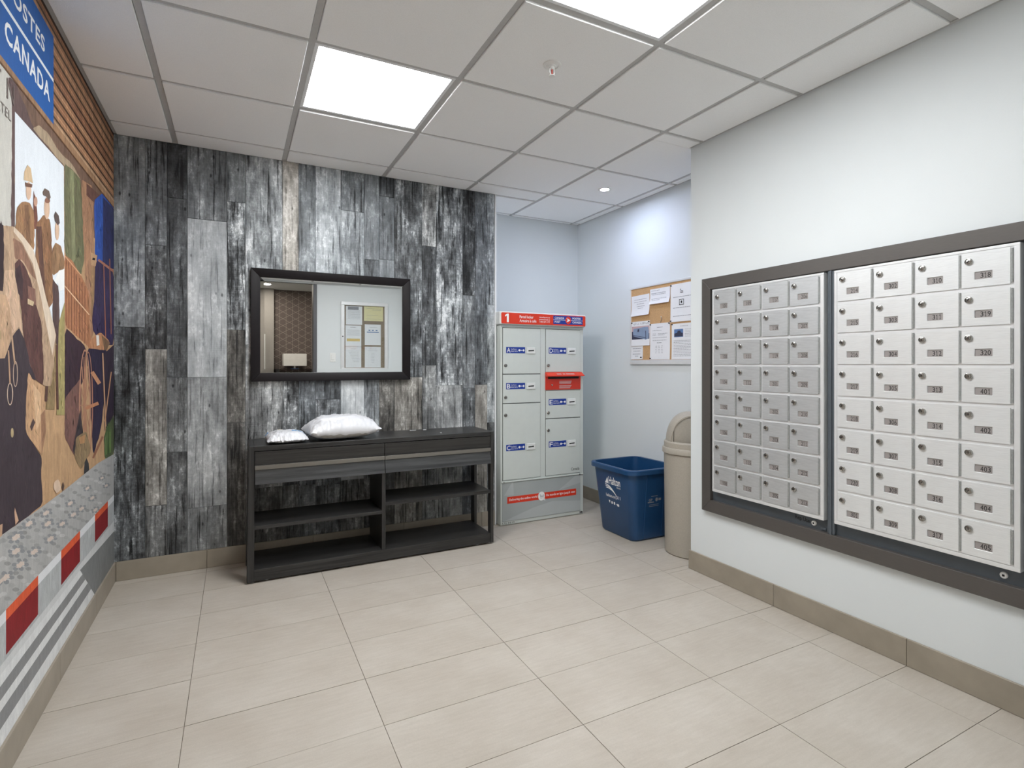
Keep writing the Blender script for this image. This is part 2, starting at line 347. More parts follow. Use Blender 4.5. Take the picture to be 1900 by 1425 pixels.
def mural_mat():
    m, nt, b = new_mat('printed_mural'); L = nt.links
    at = N(nt, 'ShaderNodeAttribute', attribute_name='paint'); geo = N(nt, 'ShaderNodeNewGeometry')
    mp = N(nt, 'ShaderNodeMapping'); mp.inputs['Scale'].default_value = (1, 26, 9); mp.inputs['Rotation'].default_value = (0.25, 0, 0); L.new(geo.outputs['Position'], mp.inputs[0])
    n1 = N(nt, 'ShaderNodeTexNoise', Scale=1.0, Detail=6.0, Roughness=0.65, Distortion=0.8); L.new(mp.outputs[0], n1.inputs['Vector'])
    n2 = N(nt, 'ShaderNodeTexNoise', Scale=420.0, Detail=2.0); L.new(geo.outputs['Position'], n2.inputs['Vector'])
    k1 = ramp(nt, n1.outputs[0], [(0.28, (0.60, 0.58, 0.58)), (0.5, (0.95, 0.95, 0.96)), (0.72, (1.30, 1.28, 1.26))]); k2 = ramp(nt, n2.outputs[0], [(0.3, (0.92, 0.92, 0.92)), (0.7, (1.05, 1.05, 1.05))])
    mp3 = N(nt, 'ShaderNodeMapping'); mp3.inputs['Scale'].default_value = (1, 95, 22); mp3.inputs['Rotation'].default_value = (-0.3, 0, 0); L.new(geo.outputs['Position'], mp3.inputs[0])
    n3 = N(nt, 'ShaderNodeTexNoise', Scale=1.0, Detail=6.0, Roughness=0.7, Distortion=1.2); L.new(mp3.outputs[0], n3.inputs['Vector'])
    k3 = ramp(nt, n3.outputs[0], [(0.3, (0.66, 0.64, 0.66)), (0.55, (1.0, 1.0, 1.0)), (0.75, (1.3, 1.28, 1.24))])
    kk = N(nt, 'ShaderNodeMix', data_type='RGBA', blend_type='MULTIPLY'); kk.inputs[0].default_value = 1; L.new(k1, kk.inputs[6]); L.new(k3, kk.inputs[7]); k1 = kk.outputs[2]
    amt = N(nt, 'ShaderNodeMix', data_type='RGBA', blend_type='MULTIPLY'); L.new(at.outputs['Alpha'], amt.inputs[0]); L.new(at.outputs['Color'], amt.inputs[6]); L.new(k1, amt.inputs[7])
    m2 = N(nt, 'ShaderNodeMix', data_type='RGBA', blend_type='MULTIPLY'); m2.inputs[0].default_value = 1; L.new(amt.outputs[2], m2.inputs[6]); L.new(k2, m2.inputs[7])
    L.new(m2.outputs[2], b.inputs['Base Color']); b.inputs['Roughness'].default_value = 0.6; b.inputs['Specular IOR Level'].default_value = 0.25
    return m
M['mural'] = mural_mat()

def wallpaper_mat():
    m, nt, b = new_mat('corridor_wallpaper_hex_lines'); L = nt.links
    geo = N(nt, 'ShaderNodeNewGeometry'); outs = []
    for ang in (0, 60, 120):
        mp = N(nt, 'ShaderNodeMapping'); mp.inputs['Rotation'].default_value = (0, math.radians(ang), 0); L.new(geo.outputs['Position'], mp.inputs[0])
        w = N(nt, 'ShaderNodeTexWave', Scale=3.2, wave_type='BANDS', bands_direction='X'); L.new(mp.outputs[0], w.inputs['Vector'])
        g = N(nt, 'ShaderNodeMath', operation='GREATER_THAN'); g.inputs[1].default_value = 0.9955; L.new(w.outputs[1], g.inputs[0]); outs.append(g.outputs[0])
    mx = N(nt, 'ShaderNodeMath', operation='MAXIMUM'); L.new(outs[0], mx.inputs[0]); L.new(outs[1], mx.inputs[1])
    m2 = N(nt, 'ShaderNodeMath', operation='MAXIMUM'); L.new(mx.outputs[0], m2.inputs[0]); L.new(outs[2], m2.inputs[1])
    L.new(ramp(nt, m2.outputs[0], [(0.0, lin((92, 82, 78))), (1.0, lin((150, 138, 130)))]), b.inputs['Base Color']); b.inputs['Roughness'].default_value = 0.7
    return m
M['wallpaper'] = wallpaper_mat()

# ================================================================== THE SETTING
def struct(name, mb, mat, parent=None, **k):
    o = obj(name, mb, mat, parent, **k)
    if parent is None: o['kind'] = 'structure'
    return o
# floor: grout bed with a porcelain tile for every piece
floor = struct('floor', MB().box(XL - 0.1, AX1 + 0.1, YF, AYB + 0.1, -0.08, -0.003), M['grout'])
FXL = [-0.728, -0.150, 0.430, 1.010, 1.584, 2.163, 2.742]
FYL = [2.3365 + 0.2925 * k for k in range(-9, 7)]
ft_cache = {}
def lshape(x0, x1, y0, y1):
    """clip a cell to the L-shaped room (main room + alcove); returns rectangles"""
    out = []
    for a0, a1, b0, b1 in ((XL, XR, YF, RWE), (XL, AX1, RWE, YB), (AX0, AX1, YB, AYB)):
        c0, c1, d0, d1 = max(x0, a0), min(x1, a1), max(y0, b0), min(y1, b1)
        if c1 - c0 > 0.012 and d1 - d0 > 0.012: out.append([c0, c1, d0, d1])
    return out
def merge(rs):
    rs = [r[:] for r in rs]; ch = True
    while ch:
        ch = False
        for i in range(len(rs)):
            for j in range(i + 1, len(rs)):
                a, b_ = rs[i], rs[j]
                if abs(a[0] - b_[0]) < 1e-6 and abs(a[1] - b_[1]) < 1e-6 and (abs(a[3] - b_[2]) < 1e-6 or abs(b_[3] - a[2]) < 1e-6):
                    rs[i] = [a[0], a[1], min(a[2], b_[2]), max(a[3], b_[3])]; rs.pop(j); ch = True; break
            if ch: break
    return rs
for i in range(len(FXL) - 1):
    for j in range(len(FYL) - 1):
        for x0, x1, y0, y1 in merge(lshape(FXL[i], FXL[i + 1], FYL[j], FYL[j + 1])):
            w, h = round(x1 - x0, 4), round(y1 - y0, 4)
            if (w, h) not in ft_cache:
                ft_cache[(w, h)] = mesh_of('floor_tile', MB().box(-w / 2 + 0.0010, w / 2 - 0.0010, -h / 2 + 0.0010, h / 2 - 0.0010, -0.01, 0.0), M['ftile'])
            o = link('floor_tile', ft_cache[(w, h)], ((x0 + x1) / 2, (y0 + y1) / 2, random.uniform(-0.0007, 0.0)), floor)

# ceiling: void slab, grid tees, tegular tiles
ceil = struct('ceiling', MB().box(XL - 0.1, AX1 + 0.1, YF - 0.12, AYB + 0.1, ZC + 0.03, ZC + 0.10), M['slab'])
LIGHT_CELLS = {(1, 4), (2, 2)}
gx = [XL] + GX + [AX1]; gy = GY + [AYB]
ct = {}
for i in range(len(gx) - 1):
    for j in range(len(gy) - 1):
        if (i - 1, j) in LIGHT_CELLS: continue
        for x0, x1, y0, y1 in merge(lshape(gx[i], gx[i + 1], gy[j], gy[j + 1])):
            e = lambda v, edges: 0.014 if any(abs(v - q) < 1e-4 for q in edges) else (0.016 if v in (XL, XR, YF, YB, AYB, AX1, AX0) else 0.001)
            a0, a1, b0, b1 = x0 + e(x0, GX), x1 - e(x1, GX), y0 + e(y0, GY[1:]), y1 - e(y1, GY[1:])
            k = (round(a1 - a0, 4), round(b1 - b0, 4))
            if k[0] < 0.02 or k[1] < 0.02: continue
            if k not in ct: ct[k] = mesh_of('ceiling_tile', MB().box(-k[0] / 2, k[0] / 2, -k[1] / 2, k[1] / 2, -0.007, 0.012), M['tile_c'], bevel=0.002, seg=1)
            link('ceiling_tile', ct[k], ((a0 + a1) / 2, (b0 + b1) / 2, ZC), ceil)
def tee(x0, x1, y0, y1): obj('ceiling_tee', MB().box(x0, x1, y0, y1, ZC, ZC + 0.006), M['tee'], ceil)
for x in GX:
    ya, yb = (YF, YB) if x < AX0 else ((YF, AYB) if x < XR else (RWE, AYB))
    tee(x - 0.012, x + 0.012, ya, yb)
for y in GY[1:]:
    xa, xb = (XL, XR) if y < RWE else ((XL, AX1) if y < YB else (AX0, AX1))
    for k in range(len(gx) - 1):
        x0, x1 = max(gx[k], xa), min(gx[k + 1], xb)
        if x1 - x0 > 0.04: tee(x0 + (0.012 if gx[k] in GX else 0), x1 - (0.012 if gx[k + 1] in GX else 0), y - 0.012, y + 0.012)
def angle(x0, x1, y0, y1): obj('wall_angle', MB().box(x0, x1, y0, y1, ZC - 0.003, ZC + 0.012), M['tee'], ceil)
angle(XL, XL + 0.018, YF, YB); angle(XR - 0.018, XR, YF, RWE); angle(XL, AX0, YB - 0.018, YB); angle(AX1 - 0.014, AX1, RWE, AYB)
angle(AX0, AX1, AYB - 0.014, AYB); angle(AX0, AX0 + 0.014, YB, AYB); angle(XL, XR, YF, YF + 0.018)

# walls
wall_left = struct('wall_left', MB().box(XL - 0.1, XL, YF - 0.12, YB + 0.1, 0, ZC + 0.03), M['paint'])
wall_back = struct('wall_back', MB().box(XL - 0.1, AX0 - 0.012, YB, AYB + 0.1, 0, ZC + 0.03), M['paint'])
wall_right = struct('wall_right', MB().box(XR, AX1 + 0.1, YF - 0.12, RWE, 0, ZC + 0.03), M['paint'])
wall_ar = struct('wall_alcove_right', MB().box(AX1, AX1 + 0.1, RWE, AYB + 0.1, 0, ZC + 0.03), M['paint'])
wall_ab = struct('wall_alcove_back', MB().box(AX0, AX1, AYB, AYB + 0.1, 0, ZC + 0.03), M['paint'])
DX0, DX1, DZ = -0.12, 0.925, 2.215
wall_front = struct('wall_front', MB().box(DX1, XR, YF - 0.12, YF, 0, ZC + 0.03).box(XL, DX0, YF - 0.12, YF, 0, ZC + 0.03).box(DX0, DX1, YF - 0.12, YF, DZ, ZC + 0.03), M['paint'])
obj('corner_bead', MB().box(AX0 - 0.012, AX0, YB - 0.014, AYB, 0, ZC - 0.004), M['white_trim'], wall_back, bevel=0.002)

# the reclaimed plank facing of the back wall: (left edge, right edge, [tone, joint row, tone, ...])
PLANKS = [
 (75, 224, [(.50, .30, .1), 607, (.24, .46, .1)]),
 (224, 325, [(.36, .30, .1), 455, (.24, .42, .2), 648, (.52, .32, .7), 938, (.38, .3, .3)]),
 (325, 419, [(.14, .30, .1), 368, (.26, .28, .1), 700, (.38, .32, .2), 839, (.28, .3, .2)]),
 (419, 603, [(.40, .28, .1), 408, (.70, .20, .1), 700, (.60, .24, .2), 940, (.46, .26, .2)]),
 (603, 688, [(.40, .26, .1), 375, (.36, .70, .1), 612, (.26, .34, .7), 784, (.24, .36, .6)]),
 (688, 860, [(.56, .40, .1), 640, (.50, .42, .3), 905, (.32, .4, .5)]),  # last tone, behind the console, is darkened for the shade there
 (860, 935, [(.66, .34, .9), 600, (.30, .50, .2), 900, (.32, .4, .4)]),
 (935, 1013, [(.46, .24, .0), 600, (.34, .34, .0), 900, (.42, .4, .2)]),
 (1013, 1130, [(.62, .30, .0), 640, (.32, .3, .0), 741, (.42, .5, .1), 900, (.36, .4, .2)]),
 (1130, 1238, [(.42, .28, .0), 392, (.54, .32, .0), 610, (.80, .18, .1), 890, (.36, .4, .4)]),
 (1238, 1308, [(.46, .22, .0), 482, (.34, .3, .0), 560, (.56, .36, .1), 860, (.4, .4, .4)]),
 (1308, 1378, [(.24, .26, .0), 365, (.40, .24, .0), 482, (.52, .2, .0), 600, (.26, .34, .7), 850, (.3, .3, .6)]),
 (1378, 1507, [(.36, .48, .1), 700, (.48, .36, .8)]),
 (1507, 1572, [(.58, .60, .3), 457, (.22, .34, .1), 678, (.46, .34, .3)]),
 (1572, 1694, [(.42, .60, .1), 715, (.62, .34, .3)]),
 (1694, 1752, [(.14, .40, .1), 548, (.40, .36, .1), 720, (.32, .34, .1)]),
 (1752, 1808, [(.34, .30, .0), 714, (.52, .24, .8)]),
 (1808, 1838, [(.50, .40, .0), 566, (.62, .40, .0), 784, (.34, .4, .1)]),
]
for k, (a, b_, seq) in enumerate(PLANKS):
    x0 = on_y(180 + 0.4 * a, 600, YB).x; x1 = on_y(180 + 0.4 * b_, 600, YB).x
    if k == 0: x0 = XL + 0.001
    if k == len(PLANKS) - 1: x1 = AX0 - 0.012
    pxm = 180 + 0.2 * (a + b_)
    zs = [ZC - 0.004] + [on_y(pxm, y, YB - 0.008).z for y in seq[1::2]] + [BASEH]
    for t, z1, z0 in zip(seq[0::2], zs, zs[1:]):
        d = random.uniform(0.007, 0.009)
        o = obj('plank', MB().box(x0 + 0.0009, x1 - 0.0009, YB - d, YB + 0.001, z0 + 0.0008, z1 - 0.0008), M['plank'], wall_back, bevel=0.0008, seg=1)
        o.color = (t[0], t[1], t[2], 1)

# tiled baseboards, one piece for every tile
def baseboard(name, pieces, horizontal, front, back):
    root = None
    for k, (a, b_) in enumerate(pieces):
        mb = MB()
        if horizontal: mb.box(a + 0.0008, b_ - 0.0008, front, back, 0.0005, BASEH)
        else: mb.box(front, back, a + 0.0008, b_ - 0.0008, 0.0005, BASEH)
        if root is None:
            bk = MB()
            lo, hi = min(p[0] for p in pieces), max(p[1] for p in pieces)
            q = back - 0.003 * (1 if back > front else -1)
            if horizontal: bk.box(lo, hi, q, back, 0.0005, BASEH - 0.004)
            else: bk.box(q, back, lo, hi, 0.0005, BASEH - 0.004)
            root = struct(name, bk, M['grout'])
        obj('baseboard_tile', mb, M['base'], root, bevel=0.0012, seg=1)
def spans(lo, hi, joints):
    j = [lo] + [x for x in joints if lo + 0.02 < x < hi - 0.02] + [hi]; return list(zip(j, j[1:]))
baseboard('baseboard_right', spans(YF, RWE + 0.01, [-0.004, 0.581, 1.166, 1.751]), False, XR - 0.010, XR)
baseboard('baseboard_back', spans(XL + 0.011, AX0 - 0.012, FXL), True, YB - 0.011, YB)
baseboard('baseboard_left', spans(YF, YB, [0.20, 0.785, 1.37, 1.955, 2.54, 3.125]), False, XL + 0.010, XL)
baseboard('baseboard_alcove_right', spans(RWE, AYB - 0.011, [2.87, 3.45]), False, AX1 - 0.010, AX1)
baseboard('baseboard_alcove_back', spans(AX0, AX1, [2.28]), True, AYB - 0.010, AYB)
baseboard('baseboard_front', spans(DX1 + 0.06, XR, [1.55, 2.13]), True, YF + 0.010, YF)

# doorway behind the photographer and the corridor that the mirror shows
fr = struct('trim_1', MB().box(DX1 - 0.045, DX1, YF - 0.13, YF + 0.012, 0, DZ), M['door_fr'], bevel=0.003)
obj('frame_member', MB().box(DX0, DX0 + 0.045, YF - 0.13, YF + 0.012, 0, DZ), M['door_fr'], fr, bevel=0.003)
obj('frame_member', MB().box(DX0, DX1, YF - 0.13, YF + 0.012, DZ, DZ + 0.05), M['door_fr'], fr, bevel=0.003)
HY = -2.50
struct('floor_corridor', MB().box(-1.6, 2.6, HY - 0.1, YF, -0.08, 0.0), M['hall_floor'])
struct('ceiling_corridor', MB().box(-1.6, 2.6, HY - 0.1, YF - 0.12, 2.40, 2.48), M['paint'])
struct('wall_corridor_back', MB().box(-1.6, 2.6, HY - 0.1, HY, 0, 2.40), M['wallpaper'])
struct('wall_corridor_left', MB().box(-1.7, -1.6, HY - 0.1, YF - 0.12, 0, 2.40), M['hall'])
struct('wall_corridor_right', MB().box(2.6, 2.7, HY - 0.1, YF - 0.12, 0, 2.40), M['hall'])
struct('wall_corridor_pillar', MB().box(-0.30, 0.545, HY, HY + 0.10, 0, 2.40), M['hall'])

# ================================================================== CEILING FITTINGS
def led_panel(i, j, label):
    x0, x1, y0, y1 = GX[i] + 0.012, GX[i + 1] - 0.012, GY[j] + 0.012, GY[j + 1] - 0.012
    t = empty('ceiling_panel_light', ((x0 + x1) / 2, (y0 + y1) / 2, ZC), label, 'ceiling light', 'square LED ceiling panels')
    w = 0.016
    for a0, a1, b0, b1 in ((x0, x1, y0, y0 + w), (x0, x1, y1 - w, y1), (x0, x0 + w, y0 + w, y1 - w), (x1 - w, x1, y0 + w, y1 - w)):
        obj('frame_rail', MB().box(a0, a1, b0, b1, ZC - 0.001, ZC + 0.012), M['white_trim'], t, bevel=0.001, seg=1)
    obj('diffuser', MB().box(x0 + w, x1 - w, y0 + w, y1 - w, ZC + 0.003, ZC + 0.008), M['led'], t)
led_panel(1, 4, 'square LED ceiling panel in front of the plank wall, above the mirror')
led_panel(2, 2, 'square LED ceiling panel beside the tile that carries the sprinkler head')

# recessed spot in the alcove
sx, sy = 2.336, 3.109
t = empty('recessed_spot', (sx, sy, ZC - 0.007), 'small round recessed ceiling spot above the recycling bin', 'ceiling light')
F = DOWN(sx, sy, ZC - 0.0075)
obj('trim_ring', MB().lathe(F, [(0.030, -0.004), (0.030, 0.001), (0.042, 0.003), (0.047, 0.001), (0.047, -0.004)], 32, caps=False), M['white_plastic'], t, smooth=40)
obj('lens', MB().lathe(F, [(0.0305, -0.004), (0.0305, 0.0002)], 32), M['spot'], t)

# sprinkler head
px_, py_ = 1.167, 1.912
F = DOWN(px_, py_, ZC - 0.007)
t = empty('sprinkler_head', (px_, py_, ZC - 0.007), 'white fire sprinkler head hanging from a ceiling tile', 'sprinkler')
obj('escutcheon', MB().lathe(F, [(0.038, 0.0), (0.036, 0.004), (0.028, 0.006), (0.026, 0.003), (0.016, 0.005), (0.014, 0.010)], 32), M['white_plastic'], t, smooth=35)
obj('body', MB().lathe(F, [(0.011, 0.005), (0.011, 0.018), (0.008, 0.021)], 20), M['white_plastic'], t, smooth=35)
for s_ in (-1, 1):
    obj('frame_arm', MB().tube([F.p(s_ * 0.009, 0, 0.018), F.p(s_ * 0.012, 0, 0.030), F.p(s_ * 0.004, 0, 0.046)], 0.0028), M['white_plastic'], t, smooth=60)
obj('glass_bulb', MB().tube([F.p(0, 0, 0.019), F.p(0, 0, 0.044)], 0.0026), M['red_dk'], t, smooth=60)
obj('deflector', MB().lathe(F, [(0.004, 0.044), (0.013, 0.046), (0.014, 0.049), (0.004, 0.051)], 20), M['white_plastic'], t, smooth=35)

# ================================================================== MAILBOX BANKS ON THE RIGHT WALL
MX = 2.308                                              # front plane of the aluminium panels
COLS_L = [[101 + k for k in range(8)], [109 + k for k in range(8)], [117, 118, 119, 201, 202, 203, 204, 205], [206 + k for k in range(8)]]
COLS_R = [[214, 215, 216, 217, 218, 219, 220, 301], [302 + k for k in range(8)], [310 + k for k in range(8)], [318, 319, 320, 401, 402, 403, 404, 405]]
DW, DH, PW, PH = 0.1365, 0.1225, 0.1495, 0.1345
ZT = EYE + 0.392                                        # top of the first row of doors
o0 = RIGHT(0, 0, 0)
def door_mesh(mat):
    mb = MB(); u = [0.0, 0.038, 0.088, DW]; v = [-DH, -0.096, -0.070, 0.0]; t_ = 0.006
    F = o0
    for i in range(3):                                  # front and back sheets around the number window
        for j in range(3):
            if i == 1 and j == 1: continue
            for w in (0.0, t_):
                mb.add([F.p(u[i], v[j], w), F.p(u[i + 1], v[j], w), F.p(u[i + 1], v[j + 1], w), F.p(u[i], v[j + 1], w)], [(0, 1, 2, 3)])
    def wall(a, b2):
        mb.add([F.p(*a, 0), F.p(*b2, 0), F.p(*b2, t_), F.p(*a, t_)], [(0, 1, 2, 3)])
    for q in (((u[0], v[0]), (u[3], v[0])), ((u[3], v[0]), (u[3], v[3])), ((u[3], v[3]), (u[0], v[3])), ((u[0], v[3]), (u[0], v[0])),
              ((u[1], v[1]), (u[2], v[1])), ((u[2], v[1]), (u[2], v[2])), ((u[2], v[2]), (u[1], v[2])), ((u[1], v[2]), (u[1], v[1]))): wall(*q)
    me = mesh_of('door', mb, mat, recalc=False)
    bm = bmesh.new(); bm.from_mesh(me); bmesh.ops.remove_doubles(bm, verts=bm.verts, dist=1e-5); bmesh.ops.recalc_face_normals(bm, faces=bm.faces)
    bmesh.ops.bevel(bm, geom=[e for e in bm.edges if len(e.link_faces) == 2 and e.calc_face_angle(0) > 0.5], offset=0.0012, segments=1, affect='EDGES'); bm.to_mesh(me); bm.free(); return me
lock_me = mesh_of('lock', MB().lathe(o0, [(0.0120, 0.0), (0.0120, 0.004), (0.0108, 0.0066), (0.0090, 0.0072), (0.0082, 0.0052), (0.0074, 0.0056)], 18), M['steel'], smooth=35)
key_me = mesh_of('keyway', MB().fbox(o0, -0.0011, 0.0011, -0.0050, 0.0046, 0.0052, 0.0060), M['black'])
hinge_me = mesh_of('hinge', MB().tube([o0.p(0, 0.004, 0), o0.p(0, DH - 0.004, 0)], 0.0034, 10), M['hinge'], smooth=60)
card_me = mesh_of('number_card', MB().fbox(o0, 0.036, 0.090, -0.098, -0.068, 0.0019, 0.0026), M['slot'])
TXT_COL = {217: 'ink'}
def bank(name, label, cols, y_cols, yl, yr, mat, rough):
    z1, z0 = EYE + 0.404, EYE - 0.690
    t = empty(name, (MX + 0.0265, (yl + yr) / 2, z0), label, 'mailboxes', 'aluminium mailbox banks')
    H = RIGHT(MX, 0, 0)                                 # u = -y
    obj('housing', MB().fbox(H, -yl, -yr, z0, z1, -0.026, 0.0018), M['alu_frame'], t, bevel=0.002)
    rails = [(-yl, -yr, z1 - 0.010, z1), (-yl, -yr, z0, z0 + 0.015), (-yl, -y_cols[0] - 0.004, z0 + 0.015, z1 - 0.010), (-y_cols[3] + DW + 0.008, -yr, z0 + 0.015, z1 - 0.010)]
    for r in rails: obj('rim', MB().fbox(H, *r, 0.0018, 0.0045), M['alu_frame'], t, bevel=0.0015)
    dm = door_mesh(mat)
    for ci, nums in enumerate(cols):
        for ri, num in enumerate(nums):
            y, z = y_cols[ci], ZT - ri * PH
            d = link('door', dm, (MX, y, z), t)
            link('number_card', card_me, (MX, y, z), d)
            lk = link('lock', lock_me, (MX - 0.006, y - 0.022, z - 0.031), d)
            kw = link('keyway', key_me, (MX - 0.006, y - 0.022, z - 0.031), d)
            kw.rotation_euler = (random.choice([0, 0.6, -0.4]), 0, 0)
            link('hinge', hinge_me, (MX - 0.0055, y - DW - 0.0045, z - DH), d)
            mb = MB(); put_number(mb, o0, str(num), 0.0530, 0.0835, -0.0920, -0.0745, 0.0030, 0.0)
            link('number', mesh_of('number', mb, M['ink'], recalc=False), (MX, y, z), d)
    return t
b1 = bank('mailbox_bank', 'aluminium mailbox bank of boxes 101 to 213, coloured greyer for its dark reflections, next to the wall corner', COLS_L, [2.0925, 1.944, 1.7925, 1.644], 2.107, 1.483, M['alu_dim'], 0.4)
b2 = bank('mailbox_bank', 'aluminium mailbox bank of boxes 214 to 405, coloured brighter for its light reflections', COLS_R, [1.421, 1.272, 1.1215, 0.9766], 1.437, 0.815, M['alu'], 0.34)

t = empty('mailbox_surround', (XR, 1.46, 0.367), 'dark bronze metal surround framing both mailbox banks', 'frame')
H = RIGHT(2.3365, 0, 0)
oy0, oy1, iy0, iy1 = 2.190, 0.725, 2.130, 0.788
oz0, oz1, iz0, iz1 = 0.367, 1.651, 0.432, 1.588
obj('backing_plate', MB().fbox(H, -oy0 + 0.02, -oy1 - 0.02, oz0 + 0.02, oz1 - 0.02, 0.0, 0.0018), M['slate'], t)
for nm, pts in (('top_rail', [(-iy0, iz1), (-iy1, iz1), (-oy1, oz1), (-oy0, oz1)]), ('bottom_rail', [(-oy0, oz0), (-oy1, oz0), (-iy1, iz0), (-iy0, iz0)]),
                ('side_rail', [(-oy0, oz0), (-iy0, iz0), (-iy0, iz1), (-oy0, oz1)]), ('side_rail', [(-iy1, iz0), (-oy1, oz0), (-oy1, oz1), (-iy1, iz1)])):
    obj(nm, MB().prism(H, pts, 0.0, 0.024), M['bronze'], t, bevel=0.002)
obj('mullion', MB().fbox(H, -1.4755, -1.4445, iz0, iz1, 0.0018, 0.018), M['slate'], t, bevel=0.003)
obj('mullion_bead', MB().fbox(H, -1.465, -1.455, iz0 - 0.006, iz1, 0.018, 0.023), M['slate'], t, bevel=0.003)
for u, v in ((-1.546, 0.458), (-0.868, 0.458)):
    lk = obj('panel_lock', MB().lathe(H.at(u, v, 0.0018), [(0.011, 0), (0.011, 0.006), (0.009, 0.008), (0.005, 0.008)], 20), M['white_plastic'], t, smooth=35)
    obj('keyway', MB().fbox(H.at(u, v, 0), -0.0035, 0.0035, -0.0035, 0.0035, 0.009, 0.0104), M['black'], lk)
for u, v in ((-1.500, 0.444), (-0.800, 0.444)):
    obj('catch', MB().fbox(H, u - 0.012, u + 0.012, v - 0.006, v + 0.006, 0.0018, 0.008), M['slate'], t, bevel=0.002)
for v in (0.50, 0.72, 0.98, 1.24, 1.50):
    for u in (-2.118, -1.442):
        obj('screw', MB().lathe(H.at(u, v, 0.0018), [(0.003, 0), (0.003, 0.002), (0.002, 0.003)], 10), M['steel'], t)
mb = MB(); F = Frame(H.p(-1.640, 0.461, 0), (0, -1, -0.05), (0, 0.05, 1)); put_text(mb, F, 'Rep Use', 0.0, 0.072, -0.012, 0.013, 0.0023, bold=0.01)
tag(obj('handwriting', mb, M['ink'], t, recalc=False), 'black felt-pen handwriting')

# ================================================================== MIRROR
MY = YB - 0.009
mz0, mz1, mx0, mx1, fw = EYE - 0.104, EYE + 0.574, 0.077, 1.047, 0.052
t = empty('wall_mirror', ((mx0 + mx1) / 2, MY, mz0), 'landscape wall mirror in a dark espresso frame on the plank wall', 'mirror')
F = BACK(0, MY, 0)
for nm, pts in (('bottom_rail', [(mx0, mz0), (mx1, mz0), (mx1 - fw, mz0 + fw), (mx0 + fw, mz0 + fw)]), ('top_rail', [(mx0 + fw, mz1 - fw), (mx1 - fw, mz1 - fw), (mx1, mz1), (mx0, mz1)]),
                ('side_rail', [(mx0, mz0), (mx0 + fw, mz0 + fw), (mx0 + fw, mz1 - fw), (mx0, mz1)]), ('side_rail', [(mx1 - fw, mz0 + fw), (mx1, mz0), (mx1, mz1), (mx1 - fw, mz1 - fw)])):
    n = len(pts); mb = MB()
    # stepped cushion profile: outer edge high, sloping down to the glass
    cxm, czm = (mx0 + mx1) / 2, (mz0 + mz1) / 2
    def isin(p): return (mx0 + fw - 1e-4 <= p[0] <= mx1 - fw + 1e-4) and (mz0 + fw - 1e-4 <= p[1] <= mz1 - fw + 1e-4)
    mb.add([F.p(p[0], p[1], 0) for p in pts] + [F.p(p[0], p[1], 0.024 if isin(p) else 0.029) for p in pts],
           [tuple(range(n - 1, -1, -1)), tuple(range(n, 2 * n))] + [(i, (i + 1) % n, n + (i + 1) % n, n + i) for i in range(n)])
    obj(nm, mb, M['frame_dk'], t, bevel=0.004, smooth=30)
g0, g1, h0, h1, bw = mx0 + fw - 0.002, mx1 - fw + 0.002, mz0 + fw - 0.002, mz1 - fw + 0.002, 0.024
obj('glass', MB().flat(F, [(g0 + bw, h0 + bw), (g1 - bw, h0 + bw), (g1 - bw, h1 - bw), (g0 + bw, h1 - bw)], 0.0145), M['mirror'], t, recalc=False)
lo_, hi_ = 0.0139, 0.0145
for pts, ws in (([(g0, h0), (g1, h0), (g1 - bw, h0 + bw), (g0 + bw, h0 + bw)], (lo_, lo_, hi_, hi_)), ([(g0 + bw, h1 - bw), (g1 - bw, h1 - bw), (g1, h1), (g0, h1)], (hi_, hi_, lo_, lo_)),
                ([(g0, h0), (g0 + bw, h0 + bw), (g0 + bw, h1 - bw), (g0, h1)], (lo_, hi_, hi_, lo_)), ([(g1 - bw, h0 + bw), (g1, h0), (g1, h1), (g1 - bw, h1 - bw)], (hi_, lo_, lo_, hi_))):
    obj('bevelled_edge', MB().add([F.p(p[0], p[1], w) for p, w in zip(pts, ws)], [(0, 1, 2, 3)]), M['mirror'], t, recalc=False)

# ================================================================== CONSOLE TABLE
CX0, CX1, CY0, CY1, CZ = 0.050, 1.505, 3.200, 3.535, 0.736
t = empty('console_table', ((CX0 + CX1) / 2, (CY0 + CY1) / 2, 0), 'black stained wooden console with two drawers and open shelves', 'console table')
E_, EZ = M['ebony'], M['ebony_z']
obj('top', MB().box(CX0 + 0.0373, CX1 - 0.0213, CY0, CY1, CZ - 0.026, CZ), E_, t, bevel=0.0015)
obj('base_board', MB().box(CX0 + 0.036, CX1 - 0.021, CY0 + 0.002, CY1, 0.010, 0.072), E_, t, bevel=0.002)
# side frames: front post, back post and a foot rail each
def taper_post(x0b, x0t, x1, y0, y1):
    mb = MB(); z0, z1 = 0.008, CZ - 0.0005
    mb.add([(x0b, y0, z0), (x1, y0, z0), (x1, y1, z0), (x0b, y1, z0), (x0t, y0, z1), (x1, y0, z1), (x1, y1, z1), (x0t, y1, z1)],
           [(0, 3, 2, 1), (4, 5, 6, 7), (0, 1, 5, 4), (1, 2, 6, 5), (2, 3, 7, 6), (3, 0, 4, 7)]); return mb
obj('front_post', taper_post(CX0, CX0 + 0.012, CX0 + 0.037, CY0, CY0 + 0.060), EZ, t, bevel=0.002)
obj('back_post', taper_post(CX0, CX0 + 0.012, CX0 + 0.037, CY1 - 0.060, CY1), EZ, t, bevel=0.002)
obj('front_post', MB().box(CX1 - 0.021, CX1, CY0, CY0 + 0.046, 0.008, CZ - 0.0005), EZ, t, bevel=0.002)
obj('back_post', MB().box(CX1 - 0.021, CX1, CY1 - 0.060, CY1, 0.008, CZ - 0.0005), EZ, t, bevel=0.002)
obj('side_rail', MB().box(CX0 + 0.012, CX0 + 0.036, CY0 + 0.060, CY1 - 0.060, 0.53, CZ - 0.0005), E_, t)
